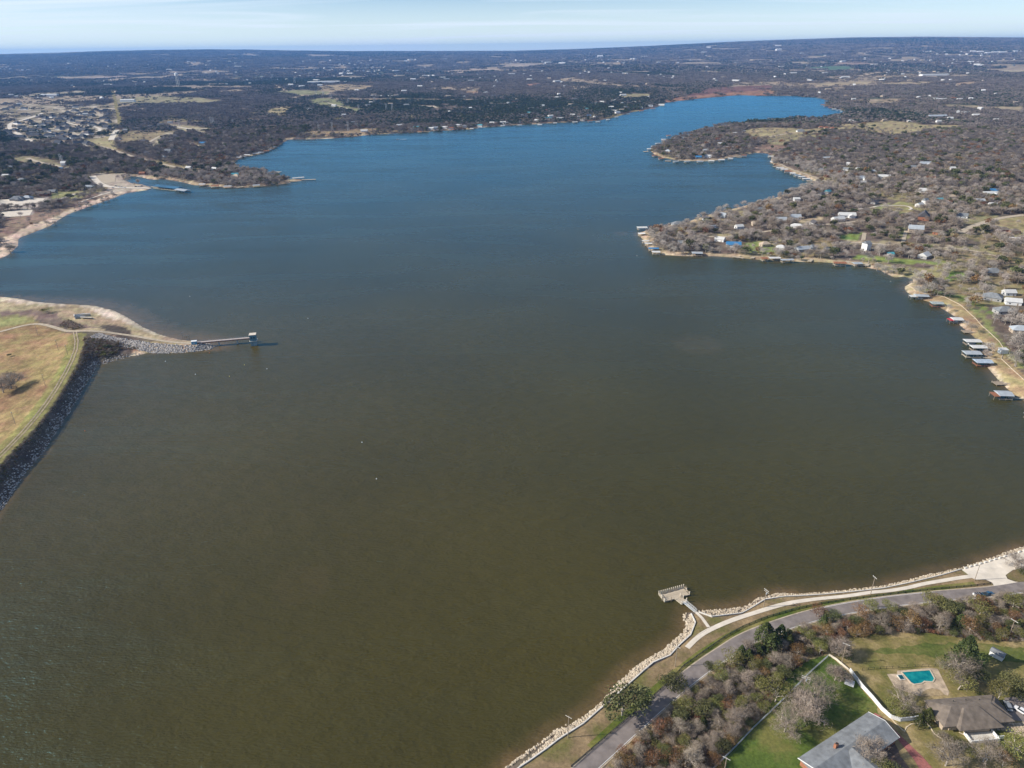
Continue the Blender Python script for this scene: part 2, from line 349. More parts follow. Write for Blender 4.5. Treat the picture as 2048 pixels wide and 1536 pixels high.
def link(me, name, parent=None, loc=(0, 0, 0), rz=0, sc=1):
    o = bpy.data.objects.new(name, me); COL.objects.link(o); o.parent = parent; o.location = loc; o.rotation_euler = (0, 0, rz)
    o.scale = (sc, sc, sc) if not isinstance(sc, tuple) else sc
    return o
def resample(P, step):
    P = np.asarray(P, float); outp = [P[0]]
    for a, b in zip(P[:-1], P[1:]):
        n = max(1, int(np.linalg.norm(b-a)/step))
        for i in range(1, n+1): outp.append(a+(b-a)*i/n)
    return np.array(outp)
def smooth(P, it=2):
    P = np.asarray(P, float)
    for _ in range(it):
        Q = [P[0]]
        for a, b in zip(P[:-1], P[1:]): Q += [a*.75+b*.25, a*.25+b*.75]
        P = np.array(Q+[P[-1]])
    return P
def normals(P):
    T = np.gradient(P, axis=0); T /= np.linalg.norm(T, axis=1)[:, None]+1e-9
    return np.stack([-T[:, 1], T[:, 0]], 1)
def strip(name, P, width, dz, m, step=4.0, label=None, off=0.0, kind='structure', z=None, nx=3):
    P = resample(P, step); Nn = normals(P); n = len(P)
    cols = []
    for k in range(nx):
        o = off+width*(k/(nx-1)-.5); cols.append(P+Nn*o)
    A = np.concatenate(cols); Z = (gz(A[:, 0], A[:, 1])+dz) if z is None else np.full(len(A), z)
    Zr = Z.reshape(nx, n); 
    if z is None: Zr[:] = np.maximum(Zr, Zr.max(0)[None]*.5+Zr*.5)
    vs = [(A[i, 0], A[i, 1], Zr.ravel()[i]) for i in range(len(A))]
    fs = [(k*n+i, (k+1)*n+i, (k+1)*n+i+1, k*n+i+1)[::-1] for k in range(nx-1) for i in range(n-1)]
    me = bpy.data.meshes.new(name); me.from_pydata(vs, [], fs); me.materials.append(m)
    o = bpy.data.objects.new(name, me); COL.objects.link(o)
    return tag(o, label, None, None, kind)
def sheet(name, px, dz, m, step=3.0, world=None, jag=0.0):
    """a filled polygon laid over the land"""
    P = atm(px) if world is None else np.asarray(world)
    if jag:
        P = resample(np.vstack([P, P[:1]]), 2.5)[:-1]; P = P+rng.normal(0, jag, P.shape)
    lo, hi = P.min(0), P.max(0)
    gx = np.arange(lo[0]+step/2, hi[0], step); gy = np.arange(lo[1]+step/2, hi[1], step)
    X, Y = np.meshgrid(gx, gy); X = X.ravel(); Y = Y.ravel()
    ok = inpoly(X, Y, P) & (dline(X, Y, P, True) > step*.4)
    V = [Vector(p) for p in P]+[Vector((a, b)) for a, b in zip(X[ok], Y[ok])]
    from mathutils.geometry import delaunay_2d_cdt
    vs, es, fs, *_ = delaunay_2d_cdt(V, [], [list(range(len(P)))], 1, 1e-4)
    A = np.array([(v.x, v.y) for v in vs]); Z = gz(A[:, 0], A[:, 1])+dz
    me = bpy.data.meshes.new(name); me.from_pydata([(a, b, c) for (a, b), c in zip(A, Z)], [], fs)
    if len(me.polygons) and me.polygons[0].normal.z < 0: me.flip_normals()
    me.materials.append(m); o = bpy.data.objects.new(name, me); COL.objects.link(o); o['kind'] = 'structure'
    return o

# ------------------------------------------------------------------ ground and water sheets
rr = [30.0]
while rr[-1] < RIM*1.12:
    r = rr[-1]; rr.append(r*(1.03 if r < 150 else 1.0058 if r < 750 else 1.0115))
rr = np.array(rr); azs = np.radians(np.linspace(-62, 62, 621))
RR, AZ = np.meshgrid(rr, azs, indexing='ij'); GX = (RR*np.sin(AZ)).ravel(); GY = (RR*np.cos(AZ)).ravel()-20
GS = sdist(GX, GY); GZ = gz(GX, GY, GS)
nr, na = len(rr), len(azs)
GZ.reshape(nr, na)[-6:] -= (np.arange(6)[:, None]*60+20)   # the rim falls away behind the last hills
FIELDS = [  # (outline in the picture, soil colour)
 ([(32,195),(60,188),(90,186),(165,181),(190,186),(120,190),(60,195)], (.42,.36,.25)),
 ([(232,197),(300,192),(375,194),(440,200),(445,205),(380,208),(300,208),(235,206)], (.34,.30,.17)),
 ([(150,158),(200,154),(255,151),(250,156),(200,159)], (.46,.36,.30)),
 ([(300,172),(512,173),(512,177),(300,176)], (.34,.27,.20)),
 ([(628,172),(690,168),(745,172),(735,180),(690,184),(640,182)], (.40,.31,.19)),
 ([(540,185),(590,180),(660,183),(650,190),(590,190)], (.28,.27,.14)),
 ([(532,221),(560,214),(580,212),(583,220),(556,233),(538,228)], (.42,.34,.19)),
 ([(610,200),(640,196),(675,199),(700,212),(720,222),(700,224),(670,215),(640,212)], (.27,.27,.13)),
 ([(640,196),(780,197),(960,199),(960,203),(780,202),(700,201)], (.36,.28,.19)),
 ([(825,210),(875,212),(870,216),(826,214)], (.55,.48,.36)),
 ([(870,145),(920,139),(950,135),(1010,138),(960,142),(920,147)], (.46,.36,.27)),
 ([(1000,132),(1024,128),(1080,128),(1075,133)], (.44,.36,.28)),
 ([(592,271),(612,263),(660,262),(700,261),(737,256),(787,262),(830,262),(830,265),(760,269),(700,272),(640,274)], (.38,.28,.16)),
 ([(930,183),(960,182),(960,188),(925,190)], (.34,.22,.13)),
 ([(1310,203),(1374,192),(1424,188),(1480,184),(1510,179),(1536,180),(1560,188),(1536,190.5),(1474,190),(1424,194.5),(1374,199.5),(1329,205)], (.36,.20,.13)),
 ([(1370,196),(1420,176),(1480,172),(1540,170),(1560,178),(1500,182),(1430,187)], (.22,.12,.10)),
 ([(1235,194),(1258,187),(1300,187),(1305,192),(1285,197),(1245,197)], (.36,.31,.17)),
 ([(1119,161),(1150,153),(1155,156),(1122,162)], (.46,.36,.24)),
 ([(1055,170),(1078,165),(1078,168),(1060,175)], (.42,.24,.17)),
 ([(1350,128),(1400,124),(1480,124),(1440,129),(1390,130)], (.42,.34,.24)),
 ([(1225,143),(1300,141),(1300,145),(1230,146)], (.38,.30,.23)),
 ([(1560,124),(1650,123),(1656,127),(1580,128)], (.44,.36,.25)),
 ([(1665,127),(1710,122),(1750,128),(1720,131),(1670,130)], (.38,.27,.2)),
 ([(1606,136),(1650,132),(1690,132),(1720,135),(1680,140),(1610,139)], (.13,.20,.11)),
 ([(1720,148),(1745,144),(1780,143),(1775,147),(1740,150)], (.48,.38,.26)),
 ([(1628,169),(1660,166),(1700,164),(1755,162),(1740,168),(1690,171),(1640,172)], (.44,.35,.22)),
 ([(1760,168),(1800,164),(1850,163),(1880,166),(1840,170),(1780,171)], (.42,.33,.21)),
 ([(1860,171),(1900,166),(1960,163),(1960,167),(1920,171)], (.44,.32,.21)),
 ([(1590,175),(1640,172),(1650,176),(1600,178)], (.44,.34,.23)),
 ([(1985,141),(2100,140),(2100,146),(1995,145)], (.50,.42,.26)),
 ([(1980,122),(2100,120),(2100,124),(1990,125)], (.36,.30,.22)),
 ([(1738,205),(1780,199),(1815,199),(1790,206),(1745,209)], (.38,.29,.19)),
 ([(1860,212),(1900,209),(1960,212),(2048,214),(2048,224),(1990,220),(1920,216)], (.38,.31,.20)),
 ([(1670,250),(1720,245),(1765,241),(1820,244),(1860,250),(1925,252),(1910,258),(1860,262),(1830,268),(1790,272),(1740,269),(1690,260)], (.40,.33,.18)),
 ([(1487,258),(1536,254),(1600,258),(1680,254),(1700,262),(1640,266),(1580,272),(1536,276),(1500,272),(1485,265)], (.40,.33,.18)),
 ([(1500,296),(1540,286),(1580,288),(1575,300),(1550,308),(1520,304)], (.28,.19,.14)),
 ([(1536,276),(1590,270),(1640,268),(1640,274),(1600,284),(1560,290),(1530,286)], (.34,.29,.16)),
 ([(1880,238),(1960,236),(1980,240),(1900,244)], (.24,.25,.13)),
 ([(1780,405),(1830,408),(1838,420),(1800,428),(1775,418)], (.30,.27,.12)),
 ([(1750,412),(1780,405),(1770,425),(1730,425)], (.27,.28,.12)),
 ([(1680,470),(1728,466),(1722,482),(1690,480)], (.17,.22,.06)),
 ([(1690,478),(1900,490),(1990,505),(1900,500),(1700,487)], (.35,.30,.18)),
 ([(1790,462),(1812,458),(1806,476),(1790,474)], (.24,.24,.10)),
 ([(1895,440),(1940,434),(1990,432),(2020,440),(1990,448),(1940,452)], (.25,.22,.12)),
 ([(1990,440),(2060,430),(2060,470),(2010,470),(1980,458)], (.30,.25,.13)),
 ([(1480,490),(1520,484),(1560,496),(1600,504),(1540,506),(1490,502)], (.20,.24,.08)),
 ([(1700,510),(1760,514),(1840,522),(1920,524),(1890,530),(1780,528),(1700,520)], (.20,.25,.07)),
 ([(1740,528),(1800,536),(1880,536),(1885,556),(1850,560),(1800,548)], (.30,.27,.13)),
 ([(1890,544),(1935,545),(1930,557),(1895,560)], (.16,.25,.05)),
 ([(1830,566),(1900,585),(1960,610),(1990,640),(1960,622),(1900,592)], (.17,.22,.06)),
 ([(1960,630),(2010,690),(2030,740),(2010,720),(1980,665)], (.30,.27,.12)),
 ([(1420,466),(1480,462),(1500,468),(1460,474),(1425,474)], (.34,.29,.15)),
 ([(1465,424),(1500,420),(1490,436),(1470,432)], (.33,.30,.15)),
 ([(1580,440),(1640,432),(1640,444),(1600,450)], (.40,.32,.20)),
 ([(0,400),(60,396),(120,398),(60,418),(0,420)], (.36,.31,.27)),
 ([(0,424),(60,420),(58,434),(0,436)], (.44,.38,.34)),
 ([(0,436),(70,428),(110,420),(170,392),(225,380),(235,384),(180,404),(130,424),(60,452),(20,470),(0,480)], (.27,.19,.14)),
 ([(190,352),(218,346),(232,352),(228,366),(205,372),(190,362)], (.50,.42,.35)),
 ([(190,348),(240,345),(300,352),(240,352),(262,368),(300,374),(300,380),(240,392),(200,392),(215,376),(188,366)], (.42,.35,.28)),
 ([(100,384),(160,382),(190,386),(150,398),(100,400)], (.28,.27,.12)),
 ([(160,282),(205,275),(225,262),(232,280),(228,300),(200,298),(170,290)], (.40,.34,.18)),
 ([(230,282),(250,262),(320,262),(370,262),(340,272),(290,285),(250,290)], (.33,.26,.15)),
 ([(290,290),(330,270),(345,262),(350,266),(320,288),(325,296)], (.46,.40,.27)),
 ([(335,250),(370,252),(420,258),(440,262),(380,264),(340,258)], (.42,.36,.22)),
 ([(0,318),(60,312),(110,325),(140,338),(80,334),(30,326)], (.30,.26,.15)),
 ([(560,370),(600,356),(608,358),(606,362),(585,366)], (.42,.33,.22)),
 ([(470,318),(500,308),(510,308),(480,322)], (.34,.28,.2)),
 ([(1817,573),(1859,591),(1889,595),(1921,611),(1951,638),(1979,666),(2007,698),(2003,719),(2024,739),(2048,761),(2090,791),(2090,832),(2048,802),(2018,782),(1994,758),(1975,736),(1963,692),(1947,674),(1913,636),(1889,621),(1839,599)], (.37,.28,.15)),
 ([(1850,572),(1890,582),(1930,600),(1925,606),(1890,590),(1855,584)], (.13,.17,.05)),
 ([(1925,612),(1960,628),(1990,660),(2012,690),(2040,735),(2030,738),(2008,700),(1980,664),(1950,634)], (.22,.23,.09)),
 # near left: dam, downstream meadow, spit
 ([(-250,700),(-60,655),(0,650),(80,640),(150,672),(153,700),(138,740),(100,800),(50,870),(0,940),(-400,1400),(-900,1000)], (.305,.215,.105)),
 ([(-60,625),(0,624),(50,628),(70,640),(30,648),(-60,668)], (.30,.28,.12)),
 ([(0,594),(75,605),(150,610),(230,622),(290,656),(340,676),(380,684),(300,678),(200,664),(150,660),(90,643),(0,620),(-60,612),(-60,590)], (.40,.32,.20)),
 ([(60,618),(110,630),(150,645),(200,655),(150,658),(90,643),(50,630),(0,625),(0,618)], (.22,.16,.13)),
 ([(160,675),(200,680),(290,700),(280,708),(240,714),(205,720),(195,700),(175,690)], (.30,.21,.13)),
]
BEACH = [([(0,480),(60,452),(130,424),(185,402),(235,386),(300,376),(300,382),(225,402),(140,430),(100,456),(30,500),(0,530)], (.62,.48,.36), 1),
 ([(180,618),(240,626),(260,642),(230,640),(205,632)], (.58,.50,.40), 1),
 ([(150,610),(200,612),(250,630),(300,658),(345,676),(300,668),(250,645),(200,622)], (.56,.47,.36), 1),
 ([(0,592),(70,602),(130,608),(130,612),(70,608),(0,599)], (.56,.47,.36), 1),
 ([(195,722),(240,712),(290,702),(290,710),(240,719),(205,727)], (.48,.36,.24), 1)]
base = np.tile(np.array([.135, .105, .082]), (len(GX), 1))
rG = np.hypot(GX, GY)
nA = fbm(GX, GY, 160, 3)[:, None]; nB = fbm(GX, GY, 900, 4)[:, None]
base = np.where((nA > .62) & (rG[:, None] < 3500), np.array([.23, .19, .10]), base)
# scattered clearings far out
nC = fbm(GX*1.0, GY*.55, 420, 12)
far_open = (nC > .615) & (rG > 3600)
base[far_open] = (.29, .23, .16)
base[(fbm(GX, GY*.6, 1500, 21) > .60) & (rG > 3500) & ~far_open] *= np.array([.62, .85, .72])
base[(fbm(GX, GY, 5000, 31) > .56) & (rG > 8000) & ~far_open] *= .75
# shore rim: a dry sandy margin bared by low water
rim = (GS > 0) & (GS < 9+10*fbm(GX, GY, 40, 6)) & (rG < 2600) & (GY > 380)
base[rim] = (.40, .31, .20)
rim = (GS > 0) & (GS < 2.4+1.5*fbm(GX, GY, 9, 6)) & (rG < 2600) & (GY > 380)
base[rim] = (.50, .40, .28)
sp_ = inpoly(GX, GY, atm([(0,214),(60,208),(235,210),(236,262),(232,292),(180,296),(120,292),(60,292),(30,278),(0,270)])); nS = fbm(GX, GY, 45, 77)
base[sp_] = (.22, .18, .12); base[sp_ & (nS > .58)] = (.42, .36, .28); base[sp_ & (nS < .40)] = (.14, .12, .07)
GP = [(atm(p), c) for p, c in FIELDS]
FMASK = np.zeros(len(GX), bool)
jx = (fbm(GX, GY, 60, 41)-.5)*np.clip(rG*.022, 4, 70); jy = (fbm(GX, GY, 60, 43)-.5)*np.clip(rG*.025, 4, 80)
for P, c in GP:
    k = inpoly(GX+jx, GY+jy, P) & (GS > 0); base[k] = np.array(c)*(.76 if P[:, 1].min() > 1500 else .93); FMASK |= k
for p, c, _ in BEACH:
    k = inpoly(GX+jx*.3, GY+jy*.3, atm(p)) & (GS > 0); base[k] = c; FMASK |= k
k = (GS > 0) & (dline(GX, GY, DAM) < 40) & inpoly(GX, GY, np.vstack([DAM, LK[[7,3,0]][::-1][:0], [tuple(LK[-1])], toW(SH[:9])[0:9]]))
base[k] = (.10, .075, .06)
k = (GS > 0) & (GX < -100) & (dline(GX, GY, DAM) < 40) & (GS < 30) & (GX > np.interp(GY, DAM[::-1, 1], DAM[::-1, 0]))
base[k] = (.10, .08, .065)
k = (dline(GX, GY, DAM) < 4.5); base[k] = (.22, .20, .08)
k = (dline(GX, GY, DAM) < 9) & (GX < np.interp(GY, DAM[::-1, 1], DAM[::-1, 0])); base[k] = (.22, .20, .075)
base = base*(.8+.4*rng.random((len(GX), 1)))
me = bpy.data.meshes.new('ground')
idx = np.arange(nr*na).reshape(nr, na)
Q = np.stack([idx[:-1, :-1], idx[:-1, 1:], idx[1:, 1:], idx[1:, :-1]], -1).reshape(-1, 4)
def quads(name, X, Y, Z, Q):
    used = np.unique(Q); rem = np.full(len(X), -1); rem[used] = np.arange(len(used)); Qn = rem[Q]
    me = bpy.data.meshes.new(name); me.vertices.add(len(used)); me.vertices.foreach_set('co', np.stack([X[used], Y[used], Z[used]], 1).ravel())
    me.loops.add(Qn.size); me.loops.foreach_set('vertex_index', Qn.ravel().astype(np.int32))
    me.polygons.add(len(Qn)); me.polygons.foreach_set('loop_start', np.arange(len(Qn), dtype=np.int32)*4)
    me.update(calc_edges=True); me.validate(); me.shade_smooth(); return me, used
deep = (GS < -25); keep = ~(deep[Q].all(1))
me, used = quads('ground', GX, GY, GZ, Q[keep])
ca = me.color_attributes.new('soil', 'FLOAT_COLOR', 'POINT'); ca.data.foreach_set('color', np.hstack([base[used], np.ones((len(used), 1))]).ravel())
me.materials.append(mat_ground()); o = link(me, 'ground'); o['kind'] = 'structure'
keep = ~((GS > 12)[Q].all(1)) & (rG[Q[:, 0]] < 9000)
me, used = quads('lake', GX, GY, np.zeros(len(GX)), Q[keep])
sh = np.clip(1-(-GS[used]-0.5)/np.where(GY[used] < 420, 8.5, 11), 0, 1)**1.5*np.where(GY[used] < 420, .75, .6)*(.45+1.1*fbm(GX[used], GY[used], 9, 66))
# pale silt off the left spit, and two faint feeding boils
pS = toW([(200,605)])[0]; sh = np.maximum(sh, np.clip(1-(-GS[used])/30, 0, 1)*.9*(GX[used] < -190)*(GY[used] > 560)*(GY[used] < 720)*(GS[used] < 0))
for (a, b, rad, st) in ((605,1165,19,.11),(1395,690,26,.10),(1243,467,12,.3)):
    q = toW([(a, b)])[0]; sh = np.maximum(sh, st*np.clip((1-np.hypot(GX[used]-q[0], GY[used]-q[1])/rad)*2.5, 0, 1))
sh = np.maximum(sh, .17*np.clip(1-(GX[used]+330)/420, 0, 1)*np.clip((GY[used]-180)/150, 0, 1)*np.clip((820-GY[used])/250, 0, 1))  # sun-side glare over the left water, painted in as paler body colour
at_ = me.attributes.new('shallow_glare', 'FLOAT', 'POINT'); at_.data.foreach_set('value', sh)
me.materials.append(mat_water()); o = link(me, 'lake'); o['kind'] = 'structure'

# air: one closed box round everything
hb = MB(); hb.box(-30000, 30000, -2500, 29000, -500, 395)
hm = bpy.data.materials.new('haze'); hm.use_nodes = True; t = hm.node_tree; t.nodes.clear()
o_ = t.nodes.new('ShaderNodeOutputMaterial'); pv = t.nodes.new('ShaderNodeVolumePrincipled')
pv.inputs['Color'].default_value = (.20, .47, 1.0, 1); pv.inputs['Density'].default_value = 3.7e-5; pv.inputs['Anisotropy'].default_value = .1
t.links.new(pv.outputs[0], o_.inputs['Volume'])
tag(hb.build('haze', hm), kind='stuff')

# ------------------------------------------------------------------ near shore: road, path, car park, lawns
THICK = [(1200,1560),(1212,1530),(1250,1488),(1300,1440),(1345,1395),(1395,1352),(1440,1335),(1480,1302),(1515,1290),(1595,1258),(1690,1236),(1790,1216),(1850,1210),(1990,1203),(2080,1192),(2080,1286),
 (2030,1284),(1950,1280),(1850,1266),(1760,1268),(1700,1276),(1668,1294),(1620,1318),(1592,1335),(1560,1372),(1530,1425),(1480,1475),(1420,1545),(1400,1580),(1190,1580)]
sheet('thicket_floor', THICK, .05, scrub_m, jag=.3)
LAWN2 = [(1668,1294),(1700,1276),(1760,1267),(1850,1265),(1950,1279),(2030,1283),(2110,1286),(2180,1400),(2200,1600),(1900,1620),(1820,1540),(1752,1432),(1724,1377),(1690,1340)]
sheet('dry_lawn', LAWN2, .07, tan_m, jag=.25)
sheet('lawn_patch', [(1740,1300),(1800,1292),(1900,1285),(1990,1290),(2060,1300),(2060,1325),(1990,1322),(1940,1330),(1880,1312),(1800,1308)], .09, patch_m, jag=.8)
LAWN1 = [(1656,1310),(1690,1340),(1724,1377),(1752,1412),(1760,1436),(1740,1470),(1700,1600),(1395,1600),(1430,1533),(1480,1478),(1530,1428),(1560,1374),(1590,1338),(1620,1320)]
sheet('lawn', LAWN1, .10, lawn_m, jag=.25)
VERGE = [(1030,1545),(1075,1513),(1117,1482),(1195,1425),(1234,1392),(1293,1340),(1340,1313),(1381,1272),(1391,1247),(1384,1229),(1398,1227),(1423,1236),(1484,1229),(1531,1201),(1573,1195),(1650,1190),(1766,1178),(1860,1154),(1921,1141),
 (1940,1154),(1968,1160),(1985,1168),(1988,1175),(1932,1181),(1864,1187),(1766,1196),(1700,1207),(1620,1223),(1548,1246),(1466,1280),(1425,1304),(1382,1333),(1293,1406),(1234,1460),(1150,1536),(1110,1575),(1000,1580)]
sheet('grass_verge', VERGE, .12, verge_m, step=1.6)
GUT = atm([(1175,1536),(1240,1478),(1310,1412),(1395,1340),(1440,1310),(1505,1275),(1560,1252),(1640,1228),(1720,1213),(1800,1203),(1900,1193),(1980,1184)])
strip('green_verge', atm([(1180,1496),(1250,1432),(1330,1362),(1400,1308),(1450,1276),(1520,1243),(1600,1218),(1700,1201),(1800,1188),(1880,1176),(1950,1168)]), 3.0, .17, mat_grass('damp_grass', (.07, .10, .02), (.12, .13, .03), (.22, .19, .07)))
ROADP = smooth(atm([(1050,1660),(1112,1594),(1173,1536),(1215,1498),(1257,1460),(1318,1406),(1360,1370),(1408,1333),(1450,1305),(1490,1279),(1548,1256),(1620,1233),(1683,1219),(1766,1205),(1864,1194),(1932,1189),(1990,1184),(2048,1174.5),(2150,1155),(2400,1110)]), 2)
strip('road', ROADP, 6.6, .22, asphalt, nx=5)
for sgn in (-1, 1):
    strip('edge_line', ROADP, .16, .245, white, off=sgn*3.0, nx=2)
strip('road_shoulder', ROADP, 7.6, .19, gravel, nx=5)
PATHP = smooth(atm([(1374,1296),(1397,1273),(1421,1259),(1466,1239.5),(1528,1220),(1573,1207),(1632,1198.5),(1700,1192.6),(1737,1186),(1776,1182.8),(1815,1176.6),(1844,1169),(1883,1162),(1922,1155.5),(1945,1153)]), 2)
strip('footpath', PATHP, 2.25, .24, concrete)
strip('footpath', atm([(1417,1255),(1391,1224)]), 1.5, .26, concrete)
LOT = [(1923,1140),(1961,1127),(2009,1112),(2048,1103),(2110,1085),(2130,1120),(2060,1133),(2025,1141),(2011,1151),(2015,1159),(2035,1166),(2050,1168),(2029,1171),(1990,1177),(1984,1166),(1971,1160),(1951,1160),(1941,1156),(1936,1150)]
sheet('parking_lot', LOT, .27, concrete)
sheet('grass_island', [(2060,1134),(2025,1142),(2012,1151),(2016,1158),(2036,1165),(2058,1164),(2120,1150),(2120,1130)], .36, verge_m)

def wall_thing(name, label, cat, px, wd, h, m, dz=0.0, capm=None, part='wall', group=None, step=2.5, world=None):
    P = resample(atm(px) if world is None else world, step); Nn = normals(P); Z = gz(P[:, 0], P[:, 1]); b = MB(); n = len(P)
    vs = []
    for p, q, z in zip(P, Nn, Z):
        a = p+q*wd/2; c = p-q*wd/2; vs += [(a[0], a[1], z-.4), (c[0], c[1], z-.4), (c[0], c[1], z+h+dz), (a[0], a[1], z+h+dz)]
    fs = []
    for i in range(n-1):
        k = i*4
        for u, v in ((0, 1), (1, 2), (2, 3), (3, 0)): fs.append((k+u, k+v, k+4+v, k+4+u))
    fs += [(3, 2, 1, 0), (4*n-4, 4*n-3, 4*n-2, 4*n-1)]; b.add(vs, fs)
    o = b.build(name, m); bm = bmesh.new(); bm.from_mesh(o.data); bmesh.ops.recalc_face_normals(bm, faces=bm.faces); bm.to_mesh(o.data); bm.free()
    return tag(o, label, cat, group)
WALLA = [(1020,1552),(1039,1536),(1058.6,1523),(1094,1498),(1117,1480),(1166,1449),(1195,1423.5),(1234,1390),(1293,1337.6),(1306.6,1326),(1340,1312),(1355.5,1294.6),(1381,1271),(1390.6,1246),(1382,1229)]
WALLB = [(1397.6,1225),(1423,1234),(1483.6,1227),(1530.5,1199.5),(1573,1193.6),(1650,1189.5),(1718,1183),(1766.6,1177.2),(1825,1165),(1883,1151),(1920,1140)]
wall_thing('retaining_wall', 'low grey concrete wall behind the riprap, south-west of the fishing pier', 'wall', WALLA, .45, .75, concw)
wall_thing('retaining_wall', 'low concrete wall edging the riprap from the pier gangway to the car park', 'wall', WALLB, .4, .6, concw)

# rail fence along the road
def rail_fence(name, label, px, h=1.0, every=2.6, group=None, m=dark, rails=(.35, .7, .98), mp=None, w=.045):
    P = atm(px); root = empty(name, (P[0][0], P[0][1], gz1(*P[0])), 0, label, 'fence', group); base_ = Vector(root.location)
    P = resample(P, every); Z = gz(P[:, 0], P[:, 1])
    pm = MB(); pm.box(-w*1.4, w*1.4, -w*1.4, w*1.4, -.2, h+.05); pme = pm.mesh('post', mp or m)
    for i, (p, z) in enumerate(zip(P, Z)):
        if i < 290: link(pme, 'post', root, (p[0]-base_.x, p[1]-base_.y, z-base_.z))
    for hh in rails:
        b = MB()
        for i in range(len(P)-1):
            b.tube((P[i][0]-base_.x, P[i][1]-base_.y, Z[i]+hh-base_.z), (P[i+1][0]-base_.x, P[i+1][1]-base_.y, Z[i+1]+hh-base_.z), w, w, 4)
        b.build('rail', m, root)
    return root
RF = [(1142.6,1535),(1183.6,1499.7),(1234,1456.7),(1297,1402),(1332,1371),(1368,1333),(1405.5,1306),(1448,1276.6),(1485.5,1255),(1534,1235.6),(1583,1222),(1642,1208.5),(1700,1200),(1766,1192),(1825,1184.5),(1883,1178.5),(1941.5,1173.5),(1980,1169)]
rail_fence('roadside_fence', 'long dark post and rail fence between the footpath and the road', RF, h=1.2, every=3.2, rails=(.4, .8, 1.15), w=.075)

# riprap: loose stones, far too many to count
def icos():
    bm = bmesh.new(); bmesh.ops.create_icosphere(bm, subdivisions=1, radius=1); bm.verts.ensure_lookup_table()
    V = np.array([v.co[:] for v in bm.verts]); F = [[v.index for v in f.verts] for f in bm.faces]; bm.free(); return V, np.array(F)
IV, IF = icos()
def stones(name, label, XY, s0, s1, m, lift=.15):
    n = len(XY); Z = gz(XY[:, 0], XY[:, 1]); S = (s0+(s1-s0)*rng.random(n)**1.8)[:, None, None]*rng.uniform(.55, 1.15, (n, 1, 3))
    V = IV[None]*(1+rng.normal(0, .14, (n, 12, 3)))
    a = rng.uniform(0, 6.28, n); c, s = np.cos(a)[:, None], np.sin(a)[:, None]
    V = V*S; V[:, :, 2] *= .75
    X = V[:, :, 0]*c-V[:, :, 1]*s; Y = V[:, :, 0]*s+V[:, :, 1]*c
    V = np.stack([X+XY[:, None, 0], Y+XY[:, None, 1], V[:, :, 2]+Z[:, None]+lift], -1).reshape(-1, 3)
    F = (IF[None]+12*np.arange(n)[:, None, None]).reshape(-1, 3)
    me = bpy.data.meshes.new(name); me.from_pydata(V.tolist(), [], F.tolist()); me.materials.append(m)
    return tag(link(me, name), label, None, None, 'stuff')
def band(P, n, test):
    lo, hi = P.min(0), P.max(0); X = rng.uniform(lo[0], hi[0], n*8); Y = rng.uniform(lo[1], hi[1], n*8)
    k = inpoly(X, Y, P); X, Y = X[k], Y[k]; k = test(X, Y); return np.stack([X[k], Y[k]], 1)[:n]
i0 = next(i for i, p in enumerate(SH) if p == (2048,1093)); nearshore = LK[i0:i0+42]
wA = atm(WALLA); wB = atm(WALLB)
polyA = np.vstack([wA[::-1], toW(SH[SH.index((1374,1225)):])[:-1]])
XY = band(polyA, 6500, lambda X, Y: sdist(X, Y) > -.9)
stones('riprap', 'pale limestone riprap lining the near shore', XY, .20, .75, rock1)
polyB = np.vstack([wB, atm([(1961,1128),(2009,1111),(2048,1101),(2100,1086)]), toW([(2100,1080),(2048,1093),(2009,1106),(1961,1124),(1922,1136),(1864,1148),(1815,1161),(1766,1172),(1708,1178.5),(1652,1185),(1593,1188),(1554,1187),(1534,1192.6),(1515,1196.5),(1503,1206),(1485,1215),(1456,1218),(1417,1221),(1397,1222)])])
XY = band(polyB, 5500, lambda X, Y: sdist(X, Y) > -2.5)
stones('riprap', 'pale limestone riprap from the pier to the car park', XY, .18, .65, rock1)
PLB = np.stack([rng.uniform(-520, -150, 160000), rng.uniform(180, 700, 160000)], 1)
S = sdist(PLB[:, 0], PLB[:, 1]); DD = dline(PLB[:, 0], PLB[:, 1], DAM); DG = dline(PLB[:, 0], PLB[:, 1], GRO)
k = (S > -1.0) & (S < 5.5) & (DD < 46) & (rng.random(len(S)) < 1.1-S/5.5)
stones('riprap', 'grey riprap at the foot of the earth dam', PLB[k][:6500], .32, .85, rock2)
gp = toW([(200,668),(250,675),(310,684),(360,688),(392,689)], 3.6)
PL2 = np.stack([rng.uniform(-420, -180, 60000), rng.uniform(480, 640, 60000)], 1); S = sdist(PL2[:, 0], PL2[:, 1]); DG = dline(PL2[:, 0], PL2[:, 1], GRO)
gy = np.interp(PL2[:, 0], gp[:, 0], gp[:, 1])
k = (S > -1) & (DG > 2.6) & (DG < 15) & (PL2[:, 1] < gy+ (PL2[:, 0] > gp[-1, 0])*20) & (PL2[:, 0] > gp[0, 0])
stones('riprap', 'grey boulders along the causeway to the intake bridge', PL2[k][:3000], .45, 1.25, rock2)

